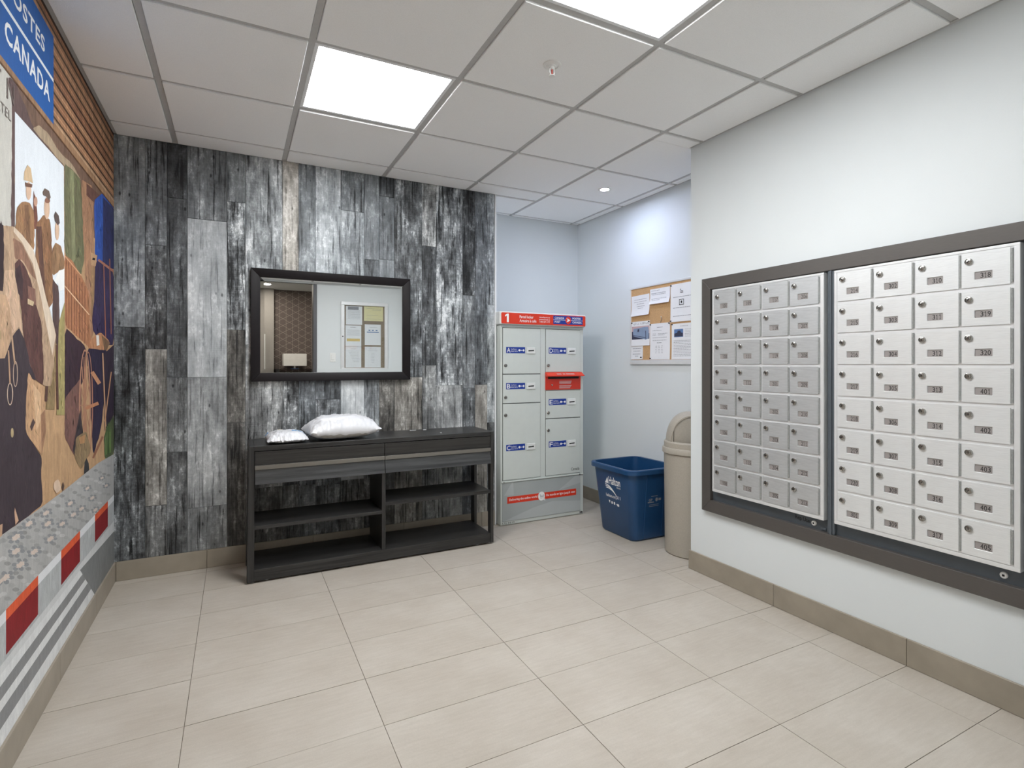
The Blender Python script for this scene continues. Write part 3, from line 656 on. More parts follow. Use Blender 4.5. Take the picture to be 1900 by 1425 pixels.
obj('side_rail', MB().box(CX1 - 0.020, CX1, CY0 + 0.046, CY1 - 0.060, 0.53, CZ - 0.0005), E_, t)
obj('drawer_box', MB().box(CX0 + 0.037, CX1 - 0.021, CY0 + 0.03, CY1, 0.545, CZ - 0.026), E_, t)
obj('divider', MB().box(0.773, 0.795, CY0 + 0.004, CY1, 0.072, 0.545), EZ, t, bevel=0.0015)
obj('shelf', MB().box(CX0 + 0.037, 0.773, CY0 + 0.004, CY1 - 0.01, 0.286, 0.306), E_, t, bevel=0.0015)
obj('shelf', MB().box(0.795, CX1 - 0.022, CY0 + 0.004, CY1 - 0.01, 0.332, 0.353), E_, t, bevel=0.0015)
obj('back_stretcher', MB().box(CX0 + 0.037, CX1 - 0.021, CY1 - 0.020, CY1, 0.53, 0.545), E_, t)
for x0, x1 in ((CX0 + 0.040, 0.7885), (0.7915, CX1 - 0.022)):
    # upper board leans back under the pull strip, lower board leans out
    F = Frame((0, CY0, 0), (0, 1, 0), (0, 0, 1))
    def slab(pts): return MB().add([(x, CY0 + y, z) for x in (x0, x1) for y, z in pts], [(3, 2, 1, 0), (4, 5, 6, 7), (0, 1, 5, 4), (1, 2, 6, 5), (2, 3, 7, 6), (3, 0, 4, 7)])
    dr = obj('drawer', slab([(0.012, 0.631), (0.030, 0.631), (0.030, 0.706), (0.001, 0.706)]), E_, t, bevel=0.0012)
    obj('lower_front', slab([(-0.012, 0.530), (0.028, 0.530), (0.028, 0.608), (0.004, 0.608)]), M['ebony_lit'], dr, bevel=0.0012)
    obj('pull_strip', slab([(-0.003, 0.6085), (0.028, 0.6085), (0.028, 0.6305), (-0.003, 0.6305)]), M['strip'], dr, bevel=0.001)
for x in (CX0 + 0.03, CX0 + 0.10, 1.40, CX1 - 0.02):
    for y in (CY0 + 0.03, CY1 - 0.03):
        obj('glide', MB().lathe(UP(x, y, 0.0), [(0.009, 0.0), (0.009, 0.004), (0.005, 0.010)], 12), M['white_plastic'], t)
for (sp, w, d, a) in (((766, 798.6), 0.042, 0.012, 0.1), ((788, 797.4), 0.020, 0.012, -0.1), ((818, 803), 0.006, 0.010, 0.4)):
    p = on_z(*sp, CZ); x, y = p.x, min(p.y, CY1 - 0.02)
    F = Frame((x, y, CZ), (math.cos(a), math.sin(a), 0), (-math.sin(a), math.cos(a), 0))
    o = obj('paper_scrap', MB().fbox(F, -w / 2, w / 2, -d / 2, d / 2, 0.0, 0.0015), M['paper'])
    tag(o, {0.042: 'longest white paper scrap lying on the console top', 0.020: 'short white paper scrap on the console top, middle one of three', 0.006: 'tiny white paper crumb on the console top'}[w], 'paper scrap', 'paper scraps on the console')

# ================================================================== PARCELS ON THE CONSOLE
def pillow(name, label, cx, cy, L_, W_, H_, seam, rot, seed, tilt=0.0):
    """stuffed poly mailer: bulging top and bottom sheets meeting in a flat crimped seam"""
    nu, nv = 64, 40; cr, sr = math.cos(rot), math.sin(rot)
    def pt(i, j, side):
        u, v = -1 + 2 * i / nu, -1 + 2 * j / nv
        fu, fv = max(0.0, 1 - abs(u) ** 3.2), max(0.0, 1 - abs(v) ** 2.6)
        k = (fu * fv) ** 0.55
        q = Vector((u * 2.2 + seed, v * 1.5, side * 3.0))
        wr = (noise.noise(q * 1.6) * 0.20 + abs(noise.noise(q * 3.7)) * 0.24 - abs(noise.noise(Vector((q.x * 6, q.y * 2, q.z + 5)))) * 0.09) * (0.35 + 0.65 * (1 - k)) * k ** 0.35
        vd = noise.voronoi(Vector((u * 3.1 + seed, v * 1.7, side * 2.0)))[0]; wr -= 0.16 * math.exp(-(vd[1] - vd[0]) * 9.0) * k ** 0.4 * (1.2 - k)
        z = seam + (k + wr) * (H_ - seam) if side > 0 else seam - k * seam * 1.0
        cru = noise.noise(Vector((u * 9 + seed, v * 9, 1.0))) * 0.010 * (1 - k)
        x = u * L_ / 2 * (1 - 0.10 * abs(v) ** 2 * k) * (1 - 0.05 * (1 - abs(v)) * abs(u)); y = v * W_ / 2 * (1 - 0.06 * abs(u) ** 3)
        z = max(z + cru + tilt * x * (1 if side > 0 else 0) * k, 0.0005)
        return Vector((cx + x * cr - y * sr, cy + x * sr + y * cr, CZ + z))
    vs, fs = [], []
    ids = {}
    for side in (1, -1):
        for i in range(nu + 1):
            for j in range(nv + 1):
                edge = i in (0, nu) or j in (0, nv)
                if edge and side < 0: ids[(i, j, -1)] = ids[(i, j, 1)]; continue
                ids[(i, j, side)] = len(vs); vs.append(pt(i, j, side))
    for side in (1, -1):
        for i in range(nu):
            for j in range(nv):
                q = [ids[(i, j, side)], ids[(i + 1, j, side)], ids[(i + 1, j + 1, side)], ids[(i, j + 1, side)]]
                fs.append(tuple(q if side > 0 else q[::-1]))
    t_ = empty(name, (cx, cy, CZ), label, 'parcel')
    obj('mailer_bag', MB().add(vs, fs), M['poly'], t_, smooth=60)
    return t_, pt
t, pt = pillow('padded_parcel', 'big bulging white plastic mailer lying on the console', 0.560, 3.335, 0.405, 0.29, 0.140, 0.055, 0.10, 3.0)
# grey lower front band and the dark flap line
def decal(root, name, pt, i0, i1, j0, j1, side, mat, off=0.0012):
    vs = []; fs = []; n = j1 - j0 + 1
    for i in range(i0, i1 + 1):
        for j in range(j0, j1 + 1): vs.append(pt(i, j, side) + Vector((0, -off * 0.6, off * side * 0.9)))
    for i in range(i1 - i0):
        for j in range(n - 1): fs.append((i * n + j, (i + 1) * n + j, (i + 1) * n + j + 1, i * n + j + 1))
    return obj(name, MB().add(vs, fs), mat, root, smooth=60, recalc=False)
decal(t, 'seal_flap', pt, 34, 60, 21, 22, 1, M['poly_grey'])
decal(t, 'grey_band', pt, 8, 52, 1, 5, -1, M['poly_grey'], 0.001)
t, pt = pillow('padded_parcel', 'small flat white mailer with blue print, next to the bulging one', 0.254, 3.330, 0.215, 0.25, 0.066, 0.020, 0.04, 11.0)
decal(t, 'blue_print', pt, 40, 62, 12, 16, 1, M['poly_blue'])
decal(t, 'blue_print', pt, 1, 5, 28, 38, 1, M['poly_blue'])
for a, b_, c_, d_, mt in ((20, 27, 27, 29, 'print_yel'), (10, 16, 14, 15, 'print_grey'), (18, 24, 10, 11, 'print_grey'), (30, 36, 22, 23, 'print_grey'), (12, 18, 21, 22, 'print_grey'), (40, 46, 30, 31, 'print_grey')):
    decal(t, 'print_mark', pt, a, b_, c_, d_, 1, M[mt])

# ================================================================== PARCEL LOCKER
LX0, LX1, LY0, LY1, LZ = 1.708, 2.434, 3.515, 4.026, 1.465
t = empty('parcel_locker', ((LX0 + LX1) / 2, (LY0 + LY1) / 2, 0), 'pale grey parcel locker with six lettered doors and a red header', 'locker')
F = BACK(0, LY0, 0)
obj('body', MB().box(LX0, LX1, LY0, LY1, 0.002, LZ), M['enamel'], t, bevel=0.006)
hd = obj('header', MB().box(LX0 - 0.016, LX1 + 0.010, LY0 - 0.022, LY1 - 0.05, LZ + 0.001, LZ + 0.098), M['enamel_hdr'], t, bevel=0.012, seg=3)
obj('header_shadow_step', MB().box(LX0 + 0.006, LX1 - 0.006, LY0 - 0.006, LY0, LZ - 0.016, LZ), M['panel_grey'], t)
HF_ = BACK(0, LY0 - 0.0225, 0)
def rounded(u0, u1, v0, v1, r, n=4):
    pts = []
    for cx, cy, a0 in ((u1 - r, v0 + r, -90), (u1 - r, v1 - r, 0), (u0 + r, v1 - r, 90), (u0 + r, v0 + r, 180)):
        for k in range(n + 1):
            a = math.radians(a0 + 90 * k / n); pts.append((cx + r * math.cos(a), cy + r * math.sin(a)))
    return pts
def ell(cu, cv, ru, rv, n=24, a0=0, a1=360):
    return [(cu + ru * math.cos(math.radians(a0 + (a1 - a0) * k / n)), cv + rv * math.sin(math.radians(a0 + (a1 - a0) * k / n))) for k in range(n)]
obj('red_panel', MB().prism(HF_, rounded(1.704, 2.437, 1.473, 1.553, 0.008), 0, 0.001), M['red'], hd)
mb = MB()
mb.flat(HF_, [(1.748, 1.483), (1.764, 1.483), (1.764, 1.545), (1.752, 1.545), (1.734, 1.535), (1.734, 1.523), (1.748, 1.530)], 0.0016)
obj('unit_number', mb, M['white'], hd, recalc=False); mb = MB()
put_text(mb, HF_, 'Parcel locker', 1.853, 1.970, 1.5165, 1.5375, 0.0016, bold=0.014)
put_text(mb, HF_, 'Armoire à colis', 1.853, 1.994, 1.488, 1.509, 0.0016, bold=0.014)
obj('title_lettering', mb, M['white'], hd, recalc=False); mb = MB()
put_text(mb, HF_, 'canadapost.ca', 2.020, 2.112, 1.5225, 1.535, 0.0016, bold=0.008)
put_text(mb, HF_, 'postescanada.ca', 2.020, 2.112, 1.5055, 1.518, 0.0016, bold=0.008)
put_text(mb, HF_, '1 800 267-1177', 2.020, 2.112, 1.490, 1.501, 0.0016, bold=0.008)
obj('contact_lettering', mb, M['white'], hd, recalc=False)
obj('logo_plate', MB().prism(HF_, [(2.142, 1.483), (2.411, 1.483), (2.411, 1.547), (2.142, 1.547)], 0.001, 0.0016), M['blue'], hd)
mb = MB()
put_text(mb, HF_, 'CANADA', 2.155, 2.240, 1.5225, 1.538, 0.002, bold=0.016); put_text(mb, HF_, 'POST', 2.155, 2.205, 1.493, 1.5085, 0.002, bold=0.016)
put_text(mb, HF_, 'POSTES', 2.315, 2.390, 1.5225, 1.538, 0.002, bold=0.016); put_text(mb, HF_, 'CANADA', 2.315, 2.400, 1.493, 1.5085, 0.002, bold=0.016)
mb.flat(HF_, [(2.142, 1.514), (2.256, 1.514), (2.256, 1.5165), (2.142, 1.5165)], 0.002); mb.flat(HF_, [(2.298, 1.514), (2.411, 1.514), (2.411, 1.5165), (2.298, 1.5165)], 0.002)
obj('logo_lettering', mb, M['white'], hd, recalc=False)
obj('logo_disc', MB().flat(HF_, ell(2.277, 1.515, 0.026, 0.028), 0.0022), M['red'], hd, recalc=False)
obj('logo_wing', MB().flat(HF_, [(2.258, 1.531), (2.276, 1.526), (2.296, 1.515), (2.274, 1.503), (2.259, 1.503), (2.270, 1.510), (2.262, 1.511), (2.274, 1.517)], 0.0026), M['white'], hd, recalc=False)
DOORS = [('A', 1.725, 2.041, 1.106, 1.444, 1.281, 1.168), ('B', 1.725, 2.041, 0.891, 1.103, 1.017, 0.936), ('C', 1.725, 2.041, 0.330, 0.888, 0.566, 0.806),
         ('D', 2.087, 2.401, 1.116, 1.444, 1.281, 1.168), ('E', 2.087, 2.401, 0.764, 0.977, 0.889, 0.809), ('F', 2.087, 2.401, 0.330, 0.761, 0.567, 0.676)]
for ch, u0, u1, v0, v1, vl, vk in DOORS:
    d = obj('door', MB().fbox(F, u0 + 0.0015, u1 - 0.0015, v0 + 0.0015, v1 - 0.0015, -0.003, 0.006), M['enamel'], t, bevel=0.002)
    obj('door_seam', MB().fbox(F, u0 - 0.0015, u1 + 0.0015, v0 - 0.0012, v1 + 0.0015, -0.001, 0.0004), M['black'], d)
    G = F.at(0, 0, 0.006); lu = u0 + 0.026
    obj('label', MB().fbox(G, lu, lu + 0.157, vl - 0.023, vl + 0.023, 0, 0.0008), M['blue'], d)
    mb = MB(); put_text(mb, G, ch, lu + 0.006, lu + 0.035, vl - 0.017, vl + 0.016, 0.0012, bold=0.010)
    put_text(mb, G, 'Key Return', lu + 0.040, lu + 0.085, vl + 0.003, vl + 0.012, 0.0012, bold=0.01); put_text(mb, G, 'Retour de clé', lu + 0.040, lu + 0.094, vl - 0.013, vl - 0.005, 0.0012, bold=0.01)
    mb.flat(G, [(lu + 0.040, vl - 0.0008), (lu + 0.092, vl - 0.0008), (lu + 0.092, vl + 0.0004), (lu + 0.040, vl + 0.0004)], 0.0012)
    mb.flat(G, ell(lu + 0.109, vl - 0.001, 0.0085, 0.0085, 16), 0.0012); mb.flat(G, [(lu + 0.116, vl - 0.003), (lu + 0.133, vl - 0.003), (lu + 0.133, vl + 0.001), (lu + 0.116, vl + 0.001)], 0.0012)
    mb.flat(G, [(lu + 0.134, vl - 0.001), (lu + 0.144, vl - 0.011), (lu + 0.153, vl - 0.001), (lu + 0.144, vl + 0.009)], 0.0012)
    obj('lettering', mb, M['white'], d, recalc=False)
    su = u0 + 0.194
    obj('key_slot', MB().fbox(G, su, su + 0.074, vl - 0.026, vl + 0.022, 0, 0.007), M['enamel_hdr'], d, bevel=0.003)
    obj('slot_opening', MB().prism(G, [(su + 0.014, vl - 0.0085), (su + 0.060, vl - 0.006), (su + 0.062, vl + 0.003), (su + 0.013, vl + 0.0005)], 0.006, 0.0076), M['black'], d)
    obj('lock', MB().lathe(G.at(u0 + 0.0205, vk, 0), [(0.0125, 0), (0.0125, 0.006), (0.0100, 0.009), (0.006, 0.0095)], 20), M['steel'], d, smooth=35)
    obj('keyway', MB().fbox(G.at(u0 + 0.0205, vk, 0), -0.0012, 0.0012, -0.005, 0.005, 0.0094, 0.0101), M['black'], d)
    if ch == 'F':
        mb = MB(); put_text(mb, G, 'Canada', 2.315, 2.392, 0.352, 0.374, 0.0006, bold=0.004); obj('word_mark', mb, M['ink'], d, recalc=False)
# red letter slot between D and E
d = obj('letter_slot', MB().fbox(F, 2.085, 2.403, 0.982, 1.112, -0.004, 0.008), M['red_dk'], t, bevel=0.002)
hood = MB().add([F.p(u, v, w) for u in (2.081, 2.414) for v, w in ((1.117, 0.004), (1.090, 0.048), (1.084, 0.046), (1.084, 0.004))],
                [(3, 2, 1, 0), (4, 5, 6, 7), (0, 1, 5, 4), (1, 2, 6, 5), (2, 3, 7, 6), (3, 0, 4, 7)])
obj('hood', hood, M['red'], d, bevel=0.002)
obj('mail_opening', MB().fbox(F, 2.105, 2.385, 1.066, 1.082, 0.008, 0.009), M['black'], d)
G = F.at(0, 0, 0.0085); mb = MB()
for k in range(3):
    mb.flat(G, [(2.205, 1.044 - 0.0085 * k), (2.318 - 0.004 * k, 1.044 - 0.0085 * k), (2.318 - 0.004 * k, 1.049 - 0.0085 * k), (2.205, 1.049 - 0.0085 * k)], 0.0004)
    mb.flat(G, [(2.205, 1.010 - 0.0085 * k), (2.316 - 0.006 * k, 1.010 - 0.0085 * k), (2.316 - 0.006 * k, 1.0145 - 0.0085 * k), (2.205, 1.0145 - 0.0085 * k)], 0.0004)
HS = Frame(F.p(0, 1.117, 0.004), (1, 0, 0), (F.p(0, 1.117, 0.004) - F.p(0, 1.090, 0.048))); 
for ua, ub in ((2.172, 2.212), (2.226, 2.244), (2.256, 2.330)):
    u = ua
    while u < ub - 0.003: mb.flat(HS, [(u, -0.036), (u + 0.0052, -0.036), (u + 0.0052, -0.020), (u, -0.020)], 0.0008); u += 0.0068
tag(obj('lettering', mb, M['sofa_pink'], d, recalc=False), kind='stuff')
obj('lock', MB().lathe(F.at(2.140, 1.020, 0.008), [(0.007, 0), (0.007, 0.004), (0.005, 0.006)], 16), M['steel'], d, smooth=35)
# lower panel with the slogan band
lp = obj('lower_panel', MB().fbox(F, 1.722, 2.404, 0.030, 0.312, -0.002, 0.004), M['panel_grey'], t, bevel=0.0015)
obj('panel_lip', MB().fbox(F, 1.712, 2.428, 0.314, 0.322, 0, 0.010), M['enamel'], t, bevel=0.002)
G = F.at(0, 0, 0.004)
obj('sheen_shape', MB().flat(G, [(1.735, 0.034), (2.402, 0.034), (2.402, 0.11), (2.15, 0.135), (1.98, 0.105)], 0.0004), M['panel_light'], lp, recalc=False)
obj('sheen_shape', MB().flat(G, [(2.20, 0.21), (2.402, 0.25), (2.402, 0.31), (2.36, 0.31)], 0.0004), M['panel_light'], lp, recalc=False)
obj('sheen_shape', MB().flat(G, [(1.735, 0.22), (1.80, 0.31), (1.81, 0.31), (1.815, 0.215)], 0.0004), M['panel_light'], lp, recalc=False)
obj('slogan_band', MB().fbox(G, 1.761, 2.362, 0.158, 0.207, 0, 0.0008), M['red'], lp)
mb = MB(); put_text(mb, G, 'Delivering the online world', 1.777, 2.012, 0.171, 0.193, 0.0012, bold=0.010); put_text(mb, G, 'Du monde en ligne jusqu’à vous', 2.092, 2.350, 0.171, 0.195, 0.0012, bold=0.010)
obj('lettering', mb, M['white'], lp, recalc=False)
obj('cart_disc', MB().flat(G, ell(2.050, 0.183, 0.030, 0.034, 28), 0.0014), M['white'], lp, recalc=False)
mb = MB(); mb.flat(G, [(2.034, 0.199), (2.038, 0.199), (2.042, 0.180), (2.068, 0.182), (2.066, 0.194), (2.070, 0.194), (2.073, 0.178), (2.040, 0.176)], 0.0018); mb.flat(G, ell(2.045, 0.169, 0.004, 0.005, 12), 0.0018); mb.flat(G, ell(2.062, 0.169, 0.004, 0.005, 12), 0.0018)
mb.flat(G, [(2.044, 0.186), (2.064, 0.187), (2.064, 0.190), (2.044, 0.189)], 0.0018)
obj('cart_mark', mb, M['print_grey'], lp, recalc=False)
obj('pointer_mark', MB().flat(G, [(2.066, 0.168), (2.084, 0.158), (2.077, 0.156), (2.082, 0.148), (2.078, 0.146), (2.073, 0.154), (2.067, 0.150)], 0.0022), M['white'], lp, recalc=False)
mb = MB(); put_text(mb, F, 'L7J 0213', 1.724, 1.822, 0.008, 0.023, 0.0006, bold=0.012, spacing=1.3); mb.flat(F, [(2.398, 0.010), (2.408, 0.010), (2.408, 0.023), (2.398, 0.023)], 0.0006); mb.flat(F, [(2.412, 0.010), (2.424, 0.010), (2.424, 0.023), (2.412, 0.023)], 0.0006)
obj('stencil', mb, M['ink'], t, recalc=False)
for u in (1.730, 2.392): obj('screw', MB().lathe(F.at(u, 0.318, 0.010), [(0.004, 0), (0.004, 0.003)], 10), M['steel'], t)

# ================================================================== RECYCLING BIN
def rring(cx, cy, hx, hy, r, z, n=5):
    return [Vector((cx + u, cy + v, z)) for u, v in rounded(-hx, hx, -hy, hy, r, n)]
BX, BYc, BH = 2.490, 2.975, 0.482
def bx(z): k = z / BH; return (0.160 + 0.045 * k, 0.185 + 0.040 * k)
t = empty('recycling_bin', (BX, BYc, 0), 'open blue plastic recycling bin with white printing', 'bin')
hx0, hy0 = bx(0); hx1, hy1 = bx(BH)
mb = MB(); rr = [rring(BX, BYc, hx0 - 0.012, hy0 - 0.012, 0.04, 0.0), rring(BX, BYc, hx0, hy0, 0.05, 0.014), rring(BX, BYc, hx1, hy1, 0.055, BH - 0.004),
                rring(BX, BYc, hx1 - 0.004, hy1 - 0.004, 0.052, BH - 0.003), rring(BX, BYc, hx0 - 0.004, hy0 - 0.004, 0.046, 0.012)]
mb.loft(rr); obj('tub', mb, M['bin'], t, smooth=35)
mb = MB(); a = 0.020
mb.loft([rring(BX, BYc, hx1 - 0.005, hy1 - 0.005, 0.052, BH - 0.006), rring(BX, BYc, hx1 - 0.004, hy1 - 0.004, 0.053, BH + 0.001), rring(BX, BYc, hx1 + a - 0.004, hy1 + a - 0.004, 0.068, BH + 0.001), rring(BX, BYc, hx1 + a, hy1 + a, 0.07, BH - 0.004),
         rring(BX, BYc, hx1 + a, hy1 + a, 0.07, BH - 0.030), rring(BX, BYc, hx1 + a - 0.004, hy1 + a - 0.004, 0.067, BH - 0.030), rring(BX, BYc, hx1 + a - 0.005, hy1 + a - 0.005, 0.066, BH - 0.008), rring(BX, BYc, hx1 - 0.0005, hy1 - 0.0005, 0.055, BH - 0.008)], False, False)
obj('rim', mb, M['bin'], t, smooth=35)
# the face towards the room (normal -x, leaning): frame on the tub wall
slope = (hx1 - hx0) / (BH - 0.014)
def left_face(y, z): return Frame((BX - hx0 - slope * (z - 0.014), y, z), (0, -1, 0), (-slope, 0, 1))
LF = left_face(BYc, 0.30)
mb = MB()
mb.flat(LF, [(-0.078, 0.052), (-0.046, 0.098), (-0.040, 0.052)], 0.0008)
put_text(mb, LF, 'Halton', -0.034, 0.090, 0.050, 0.104, 0.0008, bold=0.014)
put_text(mb, LF, 'REGION', 0.050, 0.090, 0.034, 0.044, 0.0008, bold=0.01)
for k in range(3):
    up = [(-0.078 + 0.115 * s_ / 8 + 0.004 * k, 0.044 - 0.011 * k - (0.058 - 0.006 * k) * (s_ / 8) ** 1.5 + 0.010 * math.sin(math.pi * s_ / 8)) for s_ in range(9)]
    mb.flat(LF, [(u, v) for u, v in up] + [(u, v - 0.0075 * (1 - abs(i / 8 - 0.4))) for i, (u, v) in reversed(list(enumerate(up)))], 0.0008)
put_text(mb, LF, 'halton.ca', -0.075, 0.020, -0.042, -0.020, 0.0008, bold=0.012); put_text(mb, LF, '(311', 0.028, 0.080, -0.048, -0.018, 0.0008, bold=0.008)
mb.flat(LF, [(-0.050, -0.064), (-0.034, -0.066), (-0.038, -0.084), (-0.046, -0.078)], 0.0008)
for u in (-0.022, 0.004): mb.flat(LF, rounded(u, u + 0.015, -0.086, -0.068, 0.003, 2), 0.0008)
mb.flat(LF, rounded(0.040, 0.062, -0.090, -0.074, 0.004, 2), 0.0008); mb.flat(LF, [(0.030, -0.080), (0.038, -0.075), (0.038, -0.085)], 0.0008)
obj('printing', mb, M['white'], t, recalc=False)
sy_ = (hy1 - hy0) / (BH - 0.014); FFc = Frame((BX, BYc - hy0 - sy_ * (0.25 - 0.014), 0.25), (1, 0, 0), (0, -sy_, 1)); mb = MB()
mb.flat(FFc, [(-0.030, 0.045), (0.025, 0.045), (0.025, 0.049), (-0.030, 0.049)], 0.0008)
put_text(mb, FFc, 'GP', -0.050, -0.018, 0.014, 0.032, 0.0008, bold=0.03); mb.flat(FFc, [(-0.058, 0.004), (-0.004, 0.004), (-0.004, 0.010), (-0.058, 0.010)], 0.0008)
mb.flat(FFc, ell(0.018, 0.022, 0.011, 0.013, 16), 0.0008); mb.flat(FFc, [(0.034, 0.014), (0.056, 0.014), (0.056, 0.030), (0.034, 0.030)], 0.0008)
mb.flat(FFc, [(-0.045, -0.022), (0.038, -0.022), (0.038, -0.019), (-0.045, -0.019)], 0.0008); mb.flat(FFc, [(-0.045, -0.012), (0.038, -0.012), (0.038, -0.009), (-0.045, -0.009)], 0.0008)
obj('moulder_mark', mb, M['print_grey'], t, recalc=False)
for dy in (-0.055, 0.10):
    F2 = left_face(BYc + dy, 0.02)
for u in (-0.075, 0.078):
    obj('corner_rib', MB().fbox(Frame((BX, BYc - hy0, 0.014), (1, 0, 0), (0, -sy_, 1)), u - 0.004, u + 0.004, 0.0, BH - 0.05, -0.002, 0.003), M['bin'], t, bevel=0.0015)

# ================================================================== DOME-TOP WASTE BIN
KX, KY, KR = 2.555, 2.500, 0.170
t = empty('waste_bin', (KX, KY, 0), 'tall round taupe waste bin with a domed push-flap lid', 'bin')
F = UP(KX, KY, 0)
obj('barrel', MB().lathe(F, [(KR - 0.014, 0.0), (KR - 0.006, 0.006), (KR - 0.004, 0.30), (KR, 0.640)], 64), M['can'], t, smooth=35)
obj('lid_collar', MB().lathe(F, [(KR + 0.001, 0.622), (KR + 0.010, 0.626), (KR + 0.010, 0.652), (KR + 0.006, 0.658), (KR - 0.001, 0.660), (KR - 0.001, 0.690), (KR - 0.006, 0.697), (KR - 0.016, 0.699)], 64, caps=False), M['can'], t, smooth=35)
nd = Vector((-0.64, -0.77, 0)).normalized(); sd = Vector((-nd.y, nd.x, 0)); DC = 0.086; DZ0, DHt, DR = 0.690, 0.190, KR - 0.012
vs = []; fs = []; nr, ns = 22, 96
def dome_p(k, i):
    a = 2 * math.pi * i / ns; ph = (math.pi / 2) * k / nr
    r = DR * math.cos(ph) ** 0.75; z = DZ0 + DHt * math.sin(ph)
    p = Vector((r * math.cos(a), r * math.sin(a), 0)); dn = p.dot(nd)
    if dn > DC: p -= nd * (dn - DC)
    return Vector((KX + p.x, KY + p.y, z))
for k in range(nr):
    for i in range(ns): vs.append(dome_p(k, i))
vs.append(Vector((KX, KY, DZ0 + DHt))); top = len(vs) - 1
for k in range(nr - 1):
    for i in range(ns): j = (i + 1) % ns; fs.append((k * ns + i, k * ns + j, (k + 1) * ns + j, (k + 1) * ns + i))
for i in range(ns): fs.append(((nr - 1) * ns + i, (nr - 1) * ns + (i + 1) % ns, top))
obj('dome', MB().add(vs, fs), M['can'], t, smooth=40)
arch = []
for i in range(-30, 31):                                # outline of the flat front: where the dome meets the cut plane
    ph = None
AF = Frame((KX + nd.x * DC, KY + nd.y * DC, DZ0), sd, (0, 0, 1))
def arch_pts(inset, n=28):
    out = []
    for k in range(n + 1):
        q = -1 + 2 * k / n                              # half width parameter
        W = math.sqrt(DR ** 2 - DC ** 2) - inset
        u = -W * math.cos(math.pi * (k / n)); rr_ = math.hypot(u, DC) / DR
        zz = DHt * math.sin(math.acos(min(1, rr_ ** (1 / 0.75)))) - inset * 0.6
        out.append((u, max(zz, 0.0)))
    return [(out[0][0], 0.0)] + out + [(out[-1][0], 0.0)]
outer, inner = arch_pts(-0.004), arch_pts(0.014)
n_ = len(outer); mb = MB()
ring = outer + inner[::-1]
mb.add([AF.p(u, v, w) for w in (-0.004, 0.010) for u, v in outer] + [AF.p(u, v, w) for w in (-0.004, 0.010) for u, v in inner], [])
o1, o2, i1, i2 = 0, n_, 2 * n_, 3 * n_
for k in range(n_ - 1):
    mb.f += [(o2 + k, o2 + k + 1, i2 + k + 1, i2 + k), (o1 + k, o1 + k + 1, o2 + k + 1, o2 + k), (i2 + k, i2 + k + 1, i1 + k + 1, i1 + k)]
obj('arch_rim', mb, M['can'], t, smooth=40)
fl = arch_pts(0.018)
obj('push_flap', MB().prism(AF, [(-u, v) for u, v in fl], 0.0008, 0.005), M['can'], t)
obj('flap_gap', MB().flat(AF, [(-u, v) for u, v in arch_pts(0.014)], 0.0004), M['black'], t, recalc=False)

# ================================================================== NOTICE BOARDS AND THEIR PAPERS
def lines(mb, F, rows, w=0.0005):
    """illegible lines of small print: rows of (u0, u1, v, height), broken into words"""
    for u0, u1, v, h in rows:
        u = u0
        while u < u1 - 0.003:
            L_ = min(random.uniform(0.006, 0.020), u1 - u); mb.flat(F, [(u, v - h / 2), (u + L_, v - h / 2), (u + L_, v + h / 2), (u, v + h / 2)], w); u += L_ + 0.003
    return mb
def sheet(F, u0, u1, v0, v1, label, rows, group, mat='paper', pins=(), tilt=0.0, curl=0.004, ink='print_grey'):
    """thin sheet with slight curl, centred frame so a small tilt can be given"""
    cu, cv = (u0 + u1) / 2, (v0 + v1) / 2
    R = F.R * math.cos(tilt) + F.U * math.sin(tilt); U = F.U * math.cos(tilt) - F.R * math.sin(tilt)
    G = Frame(F.p(cu, cv, 0), R, U); hw, hh = (u1 - u0) / 2, (v1 - v0) / 2
    mb = MB(); n = 8
    def cw(v): return 0.001 + curl * max(0.0, (-v / hh)) ** 2
    front = []
    for k in range(n + 1):
        v = -hh + 2 * hh * k / n
        front += [G.p(-hw, v, cw(v)), G.p(hw, v, cw(v)), G.p(-hw, v, cw(v) - 0.0005), G.p(hw, v, cw(v) - 0.0005)]
    fs = []
    for k in range(n):
        a = 4 * k; b_ = a + 4
        fs += [(a, a + 1, b_ + 1, b_), (a + 2, b_ + 2, b_ + 3, a + 3), (a, b_, b_ + 2, a + 2), (a + 1, a + 3, b_ + 3, b_ + 1)]
    mb.add(front, fs)
    t_ = empty('notice_sheet', G.p(0, -hh, 0.0), label, 'notice', group)
    obj('sheet', mb, M[mat], t_)
    if rows:
        pm = MB(); lines(pm, G.at(0, 0, 0.0012), rows, 0.0)
        for i, v in enumerate(pm.v):
            vv = (v - G.o).dot(G.U); pm.v[i] = v + G.N * (cw(vv) - 0.001 + 0.0003)
        tag(obj('print', pm, M[ink], t_, recalc=False), kind='stuff')
    for u, v in pins:
        obj('push_pin', MB().lathe(G.at(u, v, cw(v)), [(0.0045, 0.0), (0.0035, 0.004), (0.005, 0.007), (0.004, 0.008)], 10), M['black'], t_)
    return t_, G, hw, hh
